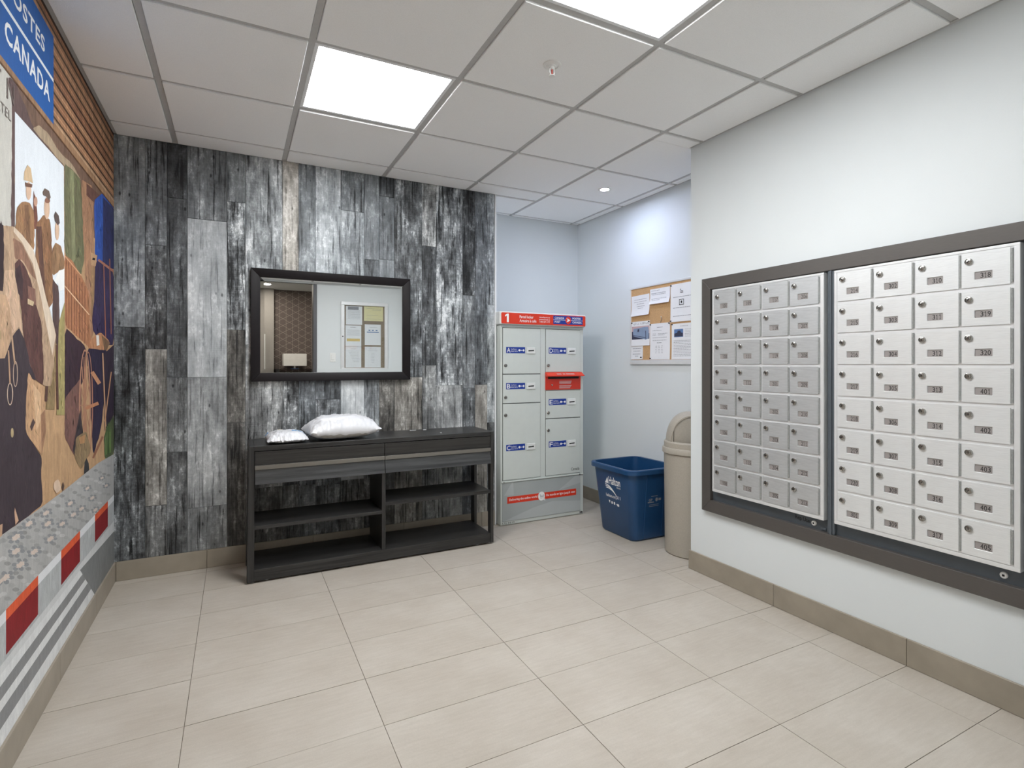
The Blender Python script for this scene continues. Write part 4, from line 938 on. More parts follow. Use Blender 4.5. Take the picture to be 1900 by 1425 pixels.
# open cork board in the alcove
CBX = AX1 - 0.001
t = empty('cork_board', (CBX, 2.85, 1.176), 'aluminium framed cork board on the alcove wall', 'notice board')
F = RIGHT(CBX, 0, 0); y0_, y1_, z0_, z1_ = 3.300, 2.40, 1.176, 1.768
obj('cork_panel', MB().fbox(F, -y0_ + 0.008, -y1_ - 0.008, z0_ + 0.008, z1_ - 0.008, 0, 0.010), M['cork'], t)
for u0, u1, v0, v1 in ((-y0_, -y1_, z1_ - 0.017, z1_), (-y0_, -y1_, z0_, z0_ + 0.034), (-y0_, -y0_ + 0.014, z0_ + 0.034, z1_ - 0.017), (-y1_ - 0.014, -y1_, z0_ + 0.034, z1_ - 0.017)):
    obj('frame_rail', MB().fbox(F, u0, u1, v0, v1, 0, 0.016), M['alu_frame'], t, bevel=0.003)
CF = RIGHT(CBX - 0.0108, 0, 0); GRP = 'papers pinned to the cork board'
sheet(CF, -3.279, -3.079, 1.545, 1.700, 'white landscape note with centred lines of print, upper corner of the cork board', [(-.07, .07, .045, .003), (-.07, .07, .028, .003), (-.04, .04, .012, .004), (-.04, .045, -.006, .004), (-.03, .03, -.022, .003)], GRP, tilt=0.02, curl=0.012)
sheet(CF, -3.072, -2.868, 1.617, 1.728, 'white landscape notice with a boxed line of print on the cork board', [(-.09, .0, .042, .003), (-.09, .06, .022, .004), (-.08, .06, .012, .003), (-.085, .07, -.018, .003), (-.08, .0, -.028, .003)], GRP, curl=0.014)
t_, G, hw, hh = sheet(CF, -2.862, -2.652, 1.472, 1.735, 'white poster with a cup drawing and a dial drawing on the cork board', [(-.08, .09, .040, .004), (-.08, .08, -.035, .004), (-.08, .09, -.092, .004)], GRP, curl=0.003, pins=[(-.098, .124), (.098, .124), (-.098, -.124), (.098, -.122)], ink='print_grey')
mb = MB(); P2 = G.at(0, 0, 0.0022)
mb.flat(P2, [(-.012, .066), (.014, .066), (.014, .070), (-.012, .070)], 0); mb.flat(P2, [(-.012, .076), (.014, .076), (.014, .080), (-.012, .080)], 0); mb.flat(P2, [(-.014, .086), (-.008, .096), (-.004, .086)], 0)
for q in ((-.022, -.018, -.016, .022), (.018, .022, -.016, .022), (-.022, .022, .019, .022), (-.022, .022, -.018, -.014)): mb.flat(P2, [(q[0], q[2]), (q[1], q[2]), (q[1], q[3]), (q[0], q[3])], 0.0003)
mb.flat(P2, ell(0, .003, .007, .009, 14), 0.0003)
obj('drawing', mb, M['ink'], t_, recalc=False)
t_, G, hw, hh = sheet(CF, -3.283, -3.075, 1.317, 1.502, 'sheet with a photo of a pale blue three-seat sofa, handwritten above', None, GRP, curl=0.004, pins=[(-.096, .084), (.096, .084)])
P2 = G.at(0, -0.012, 0.0016)
obj('photo_wall', MB().flat(P2, [(-.098, -.045), (.098, -.045), (.098, .068), (-.098, .068)], 0), M['sofa_pink'], t_, recalc=False)
obj('photo_floor', MB().flat(P2, [(-.098, -.045), (.098, -.045), (.098, .010), (-.098, .030)], 0.0003), M['sofa_navy'], t_, recalc=False)
mb = MB(); mb.flat(P2, [(-.085, .020), (-.08, .050), (.05, .060), (.085, .058), (.094, .03), (.090, -.028), (.060, -.036), (-.080, -.005)], 0.0006)
obj('photo_sofa', mb, M['sofa_blue'], t_, recalc=False)
mb = MB(); mb.flat(P2, [(-.082, .004), (.060, -.020), (.060, -.024), (-.082, 0.0)], 0.0009); mb.flat(P2, [(-.03, .045), (-.012, .046), (-.014, .026), (-.034, .026)], 0.0009); mb.flat(P2, [(.055, .030), (.062, .030), (.064, -.034), (.058, -.034)], 0.0009)
obj('photo_sofa_shadow', mb, M['sofa_navy'], t_, recalc=False)
mb = MB()
for q0, q1 in ((-.086, -.020), (-.005, .020), (.028, .088)):     # illegible scrawl above the photo
    q = q0
    while q < q1:
        q2 = q + random.uniform(.005, .010); va, vb = random.uniform(.064, .074), random.uniform(.074, .086)
        mb.flat(G.at(0, 0, 0.0018), [(q, va), (q + .0022, va), (q2 + .0022, vb), (q2, vb)], 0); q = q2 + .002
obj('handwriting', mb, M['ink'], t_, recalc=False)
sheet(CF, -3.072, -2.868, 1.2115, 1.474, 'white page with a short table of figures at its foot on the cork board', [(-.03, .03, .102, .004), (-.075, .02, .080, .003), (-.075, -.04, .056, .003), (-.02, .075, .056, .003), (-.075, -.04, .046, .003), (-.02, .05, .046, .003), (-.075, .07, .028, .003), (-.075, .07, .008, .003), (-.03, .02, -.010, .004)] + [(-.045 + .03 * i, -.028 + .03 * i, -.034 - .012 * j, .003) for i in range(3) for j in range(5)], GRP, curl=0.003, pins=[(-.096, .125), (.096, .125), (-.096, -.122)])
t_, G, hw, hh = sheet(CF, -2.851, -2.643, 1.2115, 1.459, 'white page with a small blue house photo above a long paragraph on the cork board', [(-.02, .05, .105, .003)] + [(.02, .085, .082 - .010 * k, .002) for k in range(6)] + [(-.085, .09, .005 - .0105 * k, .003) for k in range(11)], GRP, curl=0.003, pins=[(-.098, .120)])
obj('photo', MB().flat(G.at(0, 0, 0.0016), [(-.08, .030), (.005, .030), (.005, .085), (-.08, .085)], 0), M['print_blue'], t_, recalc=False)
mb = MB(); mb.flat(G.at(0, 0, 0.002), [(-.078, .034), (.003, .034), (.003, .058), (-.015, .060), (-.020, .074), (-.045, .074), (-.052, .060), (-.078, .056)], 0); obj('photo_house', mb, M['sofa_navy'], t_, recalc=False)
sheet(CF, -3.285, -3.152, 1.214, 1.316, 'small square handwritten note at the foot of the cork board', [(-.05, .05, .032, .004), (-.04, .04, .012, .004), (-.05, .04, -.010, .004), (-.02, .02, -.026, .004)], GRP, curl=0.003, pins=[(.050, -.036)])
o = obj('hanging_hook', MB().tube([CF.p(-2.956 + 0.010 * math.sin(q * 0.55), 1.522 - 0.0055 * q, 0.003 + 0.004 * math.sin(q * 0.6)) for q in range(9)], 0.0022), M['steel'], None, smooth=60)
tag(o, 'bent metal picture hook stuck in bare cork', 'hook')

# lockable notice case on the front wall, seen in the mirror
t = empty('notice_case', (1.53, YF, 1.084), 'white lockable notice case reflected in the mirror', 'notice board')
F = FRONT(0, YF, 0); a0, a1, v0, v1 = -1.837, -1.220, 1.084, 2.001
obj('backing', MB().fbox(F, a0 + 0.01, a1 - 0.01, v0 + 0.01, v1 - 0.01, 0, 0.006), M['cork_dk'], t)
for u0, u1, w0, w1 in ((a0, a1, v1 - 0.045, v1), (a0, a1, v0, v0 + 0.045), (a0, a0 + 0.045, v0 + 0.045, v1 - 0.045), (a1 - 0.045, a1, v0 + 0.045, v1 - 0.045)):
    obj('frame_rail', MB().fbox(F, u0, u1, w0, w1, 0, 0.030), M['alu_frame'], t, bevel=0.004)
obj('door_glass', MB().fbox(F, a0 + 0.04, a1 - 0.04, v0 + 0.04, v1 - 0.04, 0.020, 0.023), M['glass'], t)
obj('case_lock', MB().lathe(F.at(a1 - 0.022, 1.542, 0.030), [(0.008, 0), (0.008, 0.004)], 14), M['black'], t)
CF = FRONT(0, YF + 0.0062, 0); GRP = 'papers in the notice case'
L1 = [(-.08, .08, .07 - .014 * k, .003) for k in range(9)]
t_, G, hw, hh = sheet(CF, -1.496, -1.285, 1.700, 1.945, 'white page with a grey heading block in the notice case', L1, GRP, curl=0)
obj('heading', MB().flat(G.at(0, 0, .002), [(-.06, .075), (.08, .075), (.08, .115), (-.06, .115)], 0), M['print_grey'], t_, recalc=False)
sheet(CF, -1.775, -1.520, 1.757, 1.950, 'pale yellow notice in the notice case', [(-.1, .1, .07, .003), (-.1, .02, .05, .004), (-.06, .1, -.02, .003), (-.1, .1, -.07, .003)], GRP, mat='paper_y', curl=0)
t_, G, hw, hh = sheet(CF, -1.484, -1.280, 1.412, 1.690, 'white page with an ochre highlighted band in the notice case', [(-.03, .04, .115, .006)] + [(-.08, .08, .08 - .014 * k, .003) for k in range(6)], GRP, curl=0)
obj('highlight', MB().flat(G.at(0, 0, .002), [(-.085, -.07), (.085, -.07), (.085, -.035), (-.085, -.035)], 0), M['print_yel'], t_, recalc=False)
t_, G, hw, hh = sheet(CF, -1.744, -1.530, 1.434, 1.711, 'white page with a blue bar and blue pictures in the notice case', [(-.05, .05, .10, .003)], GRP, curl=0)
mb = MB(); P2 = G.at(0, 0, .002); mb.flat(P2, [(-.08, .028), (.08, .028), (.08, .040), (-.08, .040)], 0)
for u in (-.05, 0, .045): mb.flat(P2, [(u - .012, .052), (u + .012, .052), (u + .012, .068), (u - .012, .068)], 0)
obj('blue_print', mb, M['print_blue'], t_, recalc=False)
sheet(CF, -1.484, -1.280, 1.135, 1.408, 'white page of spaced short lines in the notice case, below the highlighted one', [(-.03, .03, .11, .004)] + [(-.07, .07 - .01 * k, .08 - .02 * k, .003) for k in range(8)], GRP, curl=0)
sheet(CF, -1.744, -1.530, 1.135, 1.412, 'white page with a narrow centred column of print in the notice case', [(-.05, .05, .11, .004), (-.06, .06, .085, .003)] + [(-.02, .02, .05 - .02 * k, .003) for k in range(7)], GRP, curl=0)
# light switch
t = empty('light_switch', (1.12, YF, 1.209), 'white rocker light switch next to the notice case, seen in the mirror', 'switch')
obj('plate', MB().fbox(F, -1.156, -1.085, 1.209, 1.323, 0, 0.006), M['white_plastic'], t, bevel=0.002)
obj('rocker', MB().fbox(F, -1.138, -1.103, 1.233, 1.299, 0.005, 0.010), M['white_plastic'], t, bevel=0.002)
# corridor furniture in the reflection
t = empty('hall_table', (0.85, HY + 0.20, 0), 'dark narrow corridor table below the patterned wallpaper', 'table')
obj('top', MB().box(0.55, 1.20, HY + 0.02, HY + 0.36, 0.84, 0.87), M['ebony'], t, bevel=0.003)
for x in (0.57, 1.14):
    for y in (HY + 0.03, HY + 0.31): obj('leg', MB().box(x, x + 0.04, y, y + 0.04, 0, 0.84), M['ebony_z'], t, bevel=0.003)
t = empty('table_lamp', (0.85, HY + 0.19, 0.87), 'table lamp with a white rectangular shade seen in the mirror', 'lamp')
obj('foot', MB().box(0.78, 0.92, HY + 0.14, HY + 0.24, 0.870, 0.885), M['ebony'], t, bevel=0.004)
obj('glass_stem', MB().box(0.79, 0.91, HY + 0.15, HY + 0.23, 0.886, 1.110), M['print_blue'], t, bevel=0.008)
obj('neck', MB().box(0.835, 0.865, HY + 0.175, HY + 0.205, 1.110, 1.150), M['steel'], t)
obj('shade', MB().box(0.675, 1.020, HY + 0.05, HY + 0.33, 1.150, 1.345), M['shade'], t, bevel=0.004)
t = empty('pull_handle', (0.405, HY + 0.10, 0.95), 'long vertical steel pull handle in the corridor, seen in the mirror', 'handle')
obj('bar', MB().tube([(0.405, HY + 0.16, 0.95), (0.405, HY + 0.16, 1.66)], 0.012, 12), M['alu_frame'], t, smooth=50)
for z in (1.02, 1.59): obj('standoff', MB().tube([(0.405, HY + 0.10, z), (0.405, HY + 0.16, z)], 0.008, 10), M['alu_frame'], t, smooth=50)
for x, y, lb in ((0.40, -1.9, 'round corridor ceiling lamp above the pillar, seen in the mirror'), (1.6, -1.3, 'unseen corridor ceiling lamp added for fill by the notice case wall side'), (-0.6, -1.3, 'unseen corridor ceiling lamp added for fill at the far end')):  # first lamp shows in the mirror, the other two are added as fill
    t = empty('corridor_lamp', (x, y, 2.40), lb, 'ceiling light', 'corridor ceiling lamps')
    FD = DOWN(x, y, 2.3995)
    obj('ring', MB().lathe(FD, [(0.07, 0.0), (0.09, 0.004), (0.095, 0.0)], 24, caps=False), M['white_plastic'], t)
    obj('lens', MB().lathe(FD, [(0.07, 0.0), (0.07, 0.002)], 24), M['hall_led'], t)

# ================================================================== PRINTED MURAL ON THE LEFT WALL
MXW = XL + 0.0006
class Mural:
    def __init__(s): s.v = []; s.f = []; s.c = []; s.n = 0
    def poly(s, rgb, pts, brush=0.6):                   # pts in wall coordinates (y, z)
        x = MXW + 0.000008 * s.n; s.n += 1
        n = len(s.v); s.v += [(x, min(p[0], YB - 0.0085), p[1]) for p in pts]; s.f.append(tuple(range(n, n + len(pts)))); s.c.append(lin(rgb)[:3] + (brush,))
    def px(s, rgb, pts, brush=0.6):                     # traced on the photograph, laid on the wall plane
        if brush >= 0.6 and len(pts) > 4:               # painterly shapes: round the corners
            q = []
            for a, b_ in zip(pts, pts[1:] + pts[:1]):
                L_ = math.hypot(b_[0] - a[0], b_[1] - a[1]); q.append((a[0] * .9 + b_[0] * .1, a[1] * .9 + b_[1] * .1) if a[0] > 0.5 else a)
                for k in range(1, (int(L_ / 14) if min(a[0], b_[0]) > 0.5 else 0) + 1):
                    f = 0.1 + 0.8 * k / (int(L_ / 14) + 1); q.append((a[0] * (1 - f) + b_[0] * f + random.uniform(-.8, .8), a[1] * (1 - f) + b_[1] * f + random.uniform(-1.2, 1.2)))
                q.append((a[0] * .1 + b_[0] * .9, a[1] * .1 + b_[1] * .9) if b_[0] > 0.5 else b_)
            pts = q
        s.poly(rgb, [wy(*p) for p in pts], brush)
        if brush >= 0.6: s.strokes(rgb, pts)
    def strokes(s, rgb, pts):                           # brush marks inside a painted shape
        def inside(x, y):
            c = False
            for (x0, y0), (x1, y1) in zip(pts, pts[1:] + pts[:1]):
                if (y0 > y) != (y1 > y) and x < (x1 - x0) * (y - y0) / (y1 - y0) + x0: c = not c
            return c
        xs = [p[0] for p in pts]; ys = [p[1] for p in pts]
        area = abs(sum(a[0] * b_[1] - b_[0] * a[1] for a, b_ in zip(pts, pts[1:] + pts[:1]))) / 2
        for _ in range(min(160, int(area / 32))):
            x, y = random.uniform(min(xs), max(xs)), random.uniform(min(ys), max(ys))
            L_ = random.uniform(8, 26); t = random.gauss(1.45, 0.22); dx, dy = L_ * math.cos(t) / 2, L_ * math.sin(t) / 2; w = random.uniform(.3, .9)
            if not (inside(x - dx, y - dy) and inside(x + dx, y + dy)): continue
            k = random.choice([0.74, 0.84, 0.92, 1.06, 1.1, 1.16]); c = tuple(max(0, min(255, int(v * k + random.uniform(-6, 6)))) for v in rgb)
            s.poly(c, [wy(x - dx, y - dy), wy(x - dx * .2 + w, y - dy * .2), wy(x + dx, y + dy), wy(x - dx * .2 - w, y - dy * .2)], 0.5); s.n -= 1
        s.n += 1
    def lin_(s, rgb, pts, w, brush=0.4):                # stroke of width w (photo px)
        for (a, b_), (c_, d) in zip(pts, pts[1:]):
            L_ = math.hypot(c_ - a, d - b_) or 1; nx, ny = -(d - b_) / L_ * w / 2, (c_ - a) / L_ * w / 2
            s.px(rgb, [(a + nx, b_ + ny), (c_ + nx, d + ny), (c_ - nx, d - ny), (a - nx, b_ - ny)], brush)
    def ring(s, rgb, cx, cy, rx, ry, w, brush=0.4, n=28):
        P = [(cx + rx * math.cos(2 * math.pi * k / n), cy + ry * math.sin(2 * math.pi * k / n)) for k in range(n + 1)]
        Q = [(cx + (rx - w) * math.cos(2 * math.pi * k / n), cy + (ry - w * 1.3) * math.sin(2 * math.pi * k / n)) for k in range(n + 1)]
        for k in range(n): s.px(rgb, [P[k], P[k + 1], Q[k + 1], Q[k]], brush); s.n -= 1
        s.n += 1
    def blob(s, rgb, cx, cy, rx, ry, brush=0.5, n=14, jag=0.0):
        s.px(rgb, [(cx + rx * math.cos(2 * math.pi * k / n) * (1 + random.uniform(-jag, jag)), cy + ry * math.sin(2 * math.pi * k / n) * (1 + random.uniform(-jag, jag))) for k in range(n)], brush)
def wy(px, py):
    if px <= 0:
        e = 70 + 110 * abs(math.sin(py * 0.0095 + 0.4)); py += (e + px) * (py - 676) / (437.0 - px); px = -e      # run on past the frame along the wall's horizontals
    p = on_x(px, py, XL); return (p.y, p.z)
U = Mural()
YE = YB; Y0 = YF + 0.02
zf1, zf0 = wy(208, 366)[1], wy(208, 383)[1]             # fascia board
def band(rgb, z0, z1, ya=Y0, yb=YE, brush=0.6): U.poly(rgb, [(ya, z0), (yb, z0), (yb, z1), (ya, z1)], brush)
band((196, 160, 122), BASEH, ZC - 0.003)                # sandy ground everywhere
# cladding boards
ztop = ZC - 0.003; nb = 8; bh = (ztop - zf1) / nb
for k in range(nb):
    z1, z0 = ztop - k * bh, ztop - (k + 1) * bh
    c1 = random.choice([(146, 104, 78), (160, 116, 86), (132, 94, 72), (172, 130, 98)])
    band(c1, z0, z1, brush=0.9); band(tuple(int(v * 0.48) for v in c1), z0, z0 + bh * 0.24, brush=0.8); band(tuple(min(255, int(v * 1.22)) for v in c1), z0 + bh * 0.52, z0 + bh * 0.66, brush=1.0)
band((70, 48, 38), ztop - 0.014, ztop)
# pale building, awning shadow
band((206, 204, 196), BASEH, zf0, Y0, wy(24, 300)[0], 0.25)
U.px((104, 84, 82), [(14, 138), (60, 192), (118, 268), (118, 320), (27, 207), (27, 470), (19, 470), (22, 200)], 0.8)
U.px((126, 100, 84), [(26, 148), (70, 204), (119, 264), (152, 306), (190, 360), (210, 392), (210, 470), (119, 400), (119, 309), (66, 246)], 0.9)
U.px((180, 160, 134), [(60, 238), (72, 232), (88, 246), (112, 284), (130, 300), (150, 334), (140, 334), (118, 306), (80, 262)], 0.7)
# painted sky board
U.px((232, 238, 244), [(27, 207), (118, 309), (119.5, 620), (60, 600), (27, 470)], 0.12)
# olive post, timber post, blue awning, dark interior
U.px((118, 118, 88), [(119, 303), (133, 314), (150, 334), (156, 480), (150, 512), (119, 474)], 0.8)
U.px((146, 148, 112), [(128, 312), (136, 318), (140, 480), (134, 490)], 0.8)
U.px((176, 134, 104), [(150, 332), (172, 346), (174, 470), (178, 600), (166, 640), (158, 560), (156, 480)], 0.9)
U.px((112, 80, 70), [(160, 340), (196, 372), (178, 380), (160, 362)], 0.8)
U.px((56, 92, 176), [(174, 372), (190, 358), (211, 382), (211, 500), (176, 484)], 0.9)
U.px((52, 56, 100), [(191, 366), (211, 388), (211, 500), (190, 492)], 0.9)
U.px((62, 52, 86), [(176, 482), (211, 500), (211, 640), (190, 640), (170, 610)], 0.9)
U.lin_((178, 120, 96), [(182, 482), (211, 504)], 4); U.lin_((170, 110, 84), [(192, 490), (196, 640)], 1.6); U.lin_((150, 96, 80), [(203, 480), (206, 620)], 2)
# crate with slats and wagon nose
U.px((178, 124, 90), [(119, 472), (134, 484), (150, 510), (165, 545), (167, 630), (180, 668), (160, 640), (119, 604)], 0.7)
for k in range(8): U.lin_((132, 84, 62), [(122 + k * 5, 478 + k * 7.5), (122 + k * 5, 604 + k * 4.8)], 1.3)
U.lin_((226, 190, 154), [(119, 530), (165, 584)], 1.8); U.lin_((220, 170, 130), [(119, 474), (150, 511)], 1.5)
U.px((196, 158, 122), [(168, 468), (180, 474), (177, 494), (168, 492)], 0.5); U.lin_((30, 26, 30), [(171, 480), (176, 481)], 4)
U.px((168, 134, 100), [(168, 494), (176, 496), (174, 560), (168, 598)], 0.8)
U.px((196, 142, 104), [(166, 632), (186, 616), (202, 632), (200, 648), (183, 667), (172, 660)], 0.7); U.px((236, 232, 224), [(178, 622), (183, 622), (184, 640), (179, 642)], 0.2)
U.px((132, 104, 80), [(188, 622), (204, 636), (194, 656)], 0.8)
U.px((64, 46, 56), [(119, 606), (160, 645), (156, 700), (148, 720), (119, 770)], 0.9)
U.px((126, 92, 84), [(119, 740), (150, 700), (152, 830), (140, 850), (119, 812)], 0.9)
# wheels and running gear
U.px((52, 44, 66), [(160, 646), (200, 650), (196, 720), (186, 800), (172, 846), (166, 740)], 0.9)
U.px((58, 48, 62), [(188, 660), (211, 640), (211, 770), (194, 800)], 0.9)
U.ring((186, 138, 112), 157, 752, 11, 104, 2.4); U.ring((170, 120, 98), 163, 750, 9, 98, 2.0)
for k in range(7):
    a = math.pi * k / 7; U.lin_((176, 130, 104), [(157 - 9 * math.cos(a), 752 - 92 * math.sin(a)), (157 + 9 * math.cos(a), 752 + 92 * math.sin(a))], 1.5)
U.lin_((196, 142, 108), [(170, 690), (184, 712)], 7); U.lin_((190, 132, 98), [(158, 758), (182, 748)], 6); U.lin_((206, 162, 126), [(190, 655), (196, 800)], 2.2); U.lin_((196, 150, 116), [(206, 690), (194, 782)], 2)
U.lin_((150, 104, 82), [(190, 810), (172, 850)], 4)
U.px((66, 56, 60), [(148, 760), (160, 850), (140, 846), (134, 836)], 0.8)
U.px((150, 128, 96), [(140, 812), (160, 800), (168, 836), (150, 872), (138, 850)], 0.9); U.px((186, 142, 100), [(146, 812), (158, 806), (156, 822), (148, 824)], 0.6)
U.px((58, 58, 60), [(155, 880), (156, 858), (160, 850), (164, 860), (165, 874), (162, 878)], 0.5)
# grass at the corner
U.px((88, 100, 70), [(192, 812), (200, 788), (211, 770), (211, 842), (194, 852)], 0.9)
for k in range(16):
    q = 194 + random.uniform(0, 16); U.lin_(random.choice([(104, 132, 74), (62, 84, 50), (120, 142, 88)]), [(q, 845 - (q - 194) * 0.5), (q + random.uniform(-2, 2), 812 - random.uniform(0, 30))], 1.1)
# far figures on the sky board
SK, JK, DKB = (222, 190, 164), (164, 126, 92), (112, 82, 66)
U.px(JK, [(30, 386), (40, 374), (54, 376), (62, 392), (63, 462), (50, 470), (26, 440)], 0.9); U.px((138, 104, 78), [(44, 380), (52, 380), (56, 455), (48, 460)], 0.9)
U.blob(SK, 52, 354, 5, 17); U.px((120, 88, 74), [(45, 338), (59, 342), (58, 348), (46, 346)]); U.px((214, 186, 150), [(43, 334), (44, 318), (50, 306), (56, 312), (60, 340), (52, 336)], 0.4)
U.px((128, 84, 72), [(61, 352), (65, 366), (68, 392), (70, 425), (62, 425)], 0.8); U.blob((206, 164, 142), 65, 374, 3.5, 9)
U.px((150, 112, 82), [(66, 414), (80, 398), (92, 408), (96, 470), (98, 560), (84, 580), (64, 490)], 0.9); U.px((104, 76, 66), [(66, 420), (76, 420), (84, 560), (74, 520)], 0.9)
U.blob(SK, 86, 386, 5.2, 21); U.blob((150, 106, 86), 87, 372, 5, 5); U.px((116, 100, 90), [(78, 356), (82, 349), (90, 354), (93, 366), (90, 372), (84, 364), (79, 362)], 0.5)
U.px((158, 124, 92), [(96, 462), (102, 450), (112, 456), (118, 478), (118, 500), (96, 512)], 0.9); U.blob(SK, 105, 428, 4, 18); U.px((98, 84, 80), [(99, 400), (102, 392), (108, 400), (110, 414), (106, 418), (101, 410)], 0.5)
U.px((244, 244, 242), [(100, 520), (108, 502), (118.5, 499), (118.5, 536), (110, 540), (106, 524), (102, 528)], 0.1)
U.px((96, 76, 74), [(96, 516), (108, 532), (112, 660), (108, 700), (98, 640)], 0.9); U.px((170, 158, 106), [(108, 600), (119, 560), (119, 770), (104, 770)], 0.7); U.px((150, 128, 92), [(96, 620), (104, 640), (100, 760), (84, 760)], 0.8)
U.lin_((100, 70, 62), [(104, 640), (106, 760)], 4); U.lin_((96, 70, 62), [(88, 690), (84, 745)], 5)
# the pack animal
U.px((190, 162, 134), [(0, 430), (8, 418), (24, 420), (40, 440), (58, 460), (72, 500), (84, 552), (98, 600), (103, 622), (100, 660), (94, 716), (80, 716), (70, 700), (30, 640), (0, 640)], 0.8)
U.px((224, 206, 184), [(24, 420), (40, 436), (60, 462), (72, 500), (84, 552), (98, 600), (102, 622), (96, 660), (88, 620), (74, 548), (60, 490), (40, 450), (24, 430)], 0.4)
U.px((152, 116, 96), [(22, 440), (40, 452), (58, 492), (66, 520), (56, 510), (40, 482), (26, 480)], 0.9)
U.px((100, 70, 66), [(25, 490), (34, 480), (44, 492), (56, 520), (64, 560), (76, 600), (80, 700), (78, 714), (62, 702), (44, 640), (36, 560)], 0.95)
U.px((140, 104, 92), [(50, 530), (64, 536), (66, 566), (52, 562)], 0.8); U.px((208, 186, 150), [(50, 554), (62, 560), (60, 568), (50, 564)], 0.5)
U.px((74, 56, 58), [(26, 500), (36, 490), (42, 520), (40, 560), (30, 540)], 0.8)
U.px((214, 182, 154), [(6, 502), (24, 500), (30, 530), (36, 580), (41, 620), (34, 606), (28, 612), (20, 620), (10, 580)], 0.6)
U.px((202, 168, 136), [(0, 560), (10, 546), (18, 580), (16, 640), (6, 668), (0, 672)], 0.7)
U.px((60, 46, 50), [(0, 400), (5, 420), (6, 470), (4, 540), (0, 545)], 0.7)
# dark animal in front
U.px((70, 60, 66), [(0, 672), (8, 664), (16, 640), (20, 626), (34, 608), (44, 630), (54, 676), (66, 706), (52, 700), (48, 740), (46, 800), (62, 826), (76, 848), (75, 884), (78, 936), (40, 966), (0, 992)], 0.7)
U.px((206, 166, 128), [(51, 690), (60, 706), (80, 716), (82, 760), (80, 840), (74, 842), (46, 802), (47, 740)], 0.7); U.px((224, 188, 150), [(60, 712), (74, 730), (74, 780), (66, 800)], 0.6)
U.px((168, 128, 100), [(74, 770), (82, 760), (84, 800), (76, 846)], 0.8); U.px((92, 74, 72), [(54, 792), (60, 776), (64, 784), (57, 800)], 0.6)
U.ring((212, 190, 168), 17, 731, 5.6, 21, 1.5); U.ring((206, 180, 158), 27, 694, 4.6, 24, 1.4); U.lin_((190, 158, 130), [(18, 600), (22, 640), (26, 676)], 3); U.lin_((184, 150, 122), [(14, 650), (17, 712)], 2.6)
U.blob((186, 166, 128), 21, 803, 2.8, 9); U.px((214, 176, 148), [(25, 950), (26, 942), (33, 966), (27, 974)], 0.4); U.px((196, 160, 132), [(0, 960), (3, 972), (2, 996), (0, 996)], 0.4)
U.blob((222, 196, 172), 105, 903, 7, 12, jag=0.2); U.px((96, 76, 70), [(113, 904), (116, 894), (118, 902), (116, 912)], 0.5)
# lettering on the pale building
mb = MB(); WF = LEFT(0, 0, 0)
def mural_text(body, y0, y1, z0, z1, rgb, bold=0.0):
    vs, fs, x0, x1, q0, q1 = text_mesh(body, bold, 1.12); n = len(U.v); x = MXW + 0.000008 * U.n; U.n += 1
    U.v += [(x, y0 + (v.x - x0) / (x1 - x0) * (y1 - y0), z0 + (v.y - q0) / (q1 - q0) * (z1 - z0)) for v in vs]
    for f in fs: U.f.append(tuple(n + i for i in f)); U.c.append(lin(rgb)[:3] + (0.1,))
mural_text('T N', wy(0.1, 170)[0] - 0.05, wy(25, 195)[0], wy(25, 197)[1], wy(25, 160)[1], (120, 106, 102), 0.0)
mural_text('TEL', wy(0.1, 205)[0], wy(19, 226)[0], wy(19, 226)[1], wy(19, 208)[1], (132, 122, 118), 0.0)
# fascia board
band((170, 134, 102), zf0, zf1, brush=1.0); band((120, 86, 62), zf0, zf0 + 0.006, brush=0.8); band((196, 164, 132), zf1 - 0.014, zf1 - 0.006, brush=0.9)
# blue post-office sign
ys1, zs1 = wy(98, 68); zs0 = wy(98, 231)[1]; ys0 = 1.62
U.poly((40, 98, 172), [(ys0, zs0), (ys1, zs0), (ys1, zs1), (ys0, zs1)], 0.25)
zl = wy(98, 150)[1]; U.poly((240, 244, 248), [(ys0, zl - 0.006), (ys1, zl - 0.006), (ys1, zl + 0.006), (ys0, zl + 0.006)], 0.05)
zA1, zA0 = wy(91, 157)[1], wy(91, 190)[1]
mural_text('CANADA', wy(7, 60)[0], wy(91, 190)[0], zA0, zA1, (244, 246, 248), 0.024)
zS1, zS0 = wy(80, 68)[1], wy(80, 97)[1]
yS = wy(81.5, 97)[0]; wS = (wy(81.5, 97)[0] - wy(23.5, 0)[0]) * 6 / 4.95
mural_text('POSTES', yS - wS, yS, zS0, zS1, (244, 246, 248), 0.024)
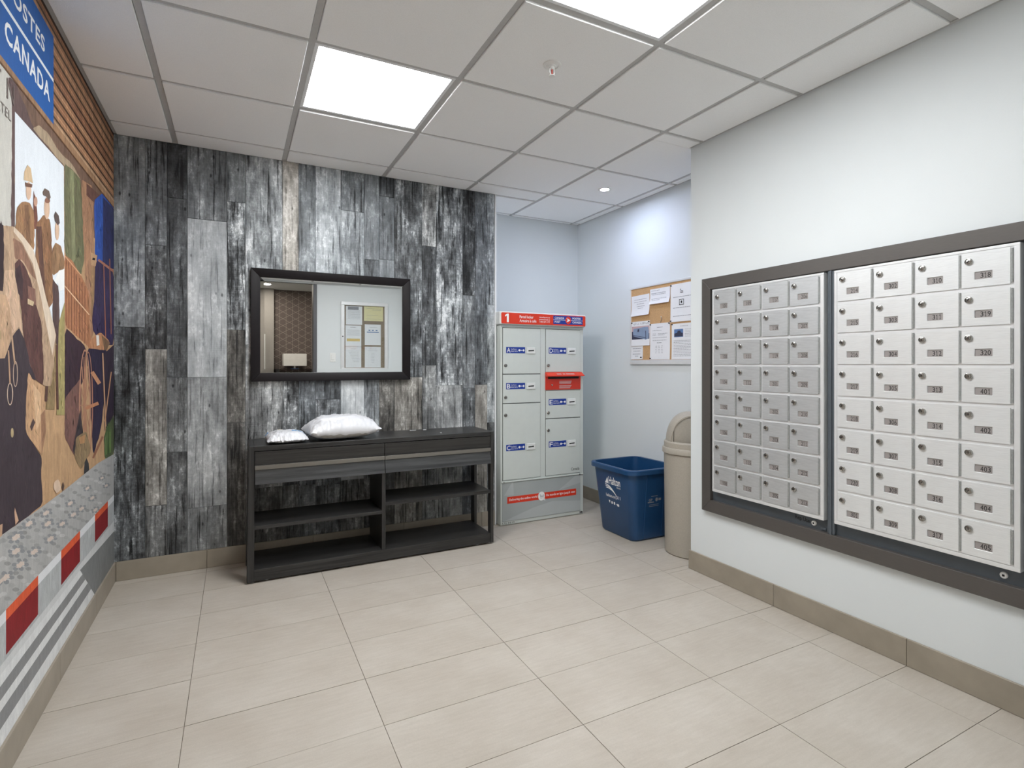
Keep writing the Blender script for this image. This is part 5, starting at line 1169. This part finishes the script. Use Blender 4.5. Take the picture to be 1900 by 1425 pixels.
# block paving, kerb, road edge
U.px((176, 176, 174), [(0, 996), (40, 966), (80, 938), (120, 908), (150, 884), (180, 860), (211, 842), (211, 925), (0, 1160)], 0.35)
zk = wy(211, 921)[1]
band((176, 176, 174), zk - 0.02, wy(1, 996)[1], Y0, wy(1, 996)[0], 0.35)
random.seed(21)
for r in range(9):                                      # grey blocks in rows that follow the kerb
    for k in range(13):
        f = (k + 0.5 * (r % 2)) / 13.0; px0 = 4 + f * 204; top = 996 - 0.73 * px0; bot = 1146 - 1.08 * px0
        py0 = top + (bot - top) * (r + 0.6) / 9.0; sz = 7.0 - 3.2 * f
        if px0 > 207: continue
        g = random.choice([150, 160, 168, 186, 194]); U.blob((g, g, g - 2), px0, py0, sz, sz * 0.62, 0.3, 7, 0.12); U.n -= 1
U.n += 2
for cx, cy, k in ((28, 997, 1.5), (28, 1023, 1.5), (36, 1048, 1.5), (8, 1072, 1.6), (52, 972, 1.3), (84, 952, 1.15), (87, 972, 1.2), (92, 1000, 1.2), (62, 1024, 1.35), (114, 972, 1.05), (129, 934, .95), (135, 955, 1.0), (150, 944, .9), (161, 906, .75), (170, 924, .8), (188, 887, .6), (196, 901, .62), (176, 946, .8)):
    for q in range(6):
        a = math.radians(60 * q + 20); U.blob((144, 146, 148), cx + 8.0 * k * math.cos(a), cy + 5.6 * k * math.sin(a) - 2.2 * k * math.cos(a), 3.4 * k, 2.6 * k, 0.2, 7, 0.15); U.n -= 1
    U.n += 1
    U.px((212, 196, 184), [(cx + (6.2 if q % 2 else 4.0) * k * math.cos(math.radians(30 * q)), cy + (4.2 if q % 2 else 2.8) * k * math.sin(math.radians(30 * q)) - 2.4 * k * math.cos(math.radians(30 * q))) for q in range(12)], 0.2)
zt, zm, zb_ = wy(147, 985)[1], wy(147, 999)[1], wy(147, 1042)[1]     # kerb: top edge, arris, foot
band((226, 228, 230), zm, zt, brush=0.1); band((186, 190, 190), zb_ - 0.012, zm, brush=0.5)
def kerb_block(ya, yb):
    U.poly((222, 96, 60), [(ya, zm), (yb, zm), (yb, zt), (ya, zt)], 0.4); U.poly((138, 34, 40), [(ya, zb_), (yb, zb_), (yb, zm), (ya, zm)], 0.5)
kerb = [(wy(9, 1150)[0], wy(69, 1100)[0]), (wy(112, 1040)[0], wy(147, 1010)[0]), (wy(175, 970)[0], wy(199, 950)[0])]
for a, b_ in kerb: kerb_block(a, b_)
for k in range(1, 5):
    q = kerb[0][0] - 0.36 * k
    if q > Y0 + 0.2: kerb_block(q, q + 0.20)
zw = wy(211, 981)[1]
band((212, 214, 214), zw - 0.012, zb_ - 0.012, brush=0.2); band((150, 152, 152), zw - 0.018, zw - 0.012, brush=0.2)
band((206, 208, 208), BASEH, zw - 0.018, brush=0.2)
yk = wy(150, 1056)[0]
U.px((132, 134, 134), [(147, 1058), (211, 985), (213, 1045), (174, 1103)], 0.5)
def stripe(p_top, p_bot, yend_top, yend_bot, rgb): U.poly(rgb, [(Y0, p_bot), (yend_bot, p_bot), (yend_top, p_top), (Y0, p_top)], 0.3)
zq = lambda px, py: wy(px, py)[1]; yq = lambda px, py: wy(px, py)[0]
stripe(zq(147, 1058), zq(174, 1103), yq(147, 1058), yq(174, 1103), (226, 228, 228))
stripe(zq(147, 1072), zq(155, 1078), yq(152, 1066), yq(157, 1076), (142, 143, 144))
stripe(zq(160, 1084), zq(167, 1094), yq(162, 1083), yq(168, 1094), (142, 143, 144))
me = bpy.data.meshes.new('wall_mural'); me.from_pydata(U.v, [], U.f)
ca = me.color_attributes.new('paint', 'FLOAT_COLOR', 'CORNER')
li = 0
for p, c in zip(me.polygons, U.c):
    for k in range(p.loop_total): ca.data[p.loop_start + k].color = c
bm = bmesh.new(); bm.from_mesh(me)
for f in bm.faces:
    f.normal_update()
    if f.normal.x < 0: f.normal_flip()
bm.to_mesh(me); bm.free(); me.materials.append(M['mural'])
mural = link('wall_mural', me, (0, 0, 0)); tag(mural, 'large printed mural of soldiers, a pack animal and a blue sign on the left wall', 'mural')
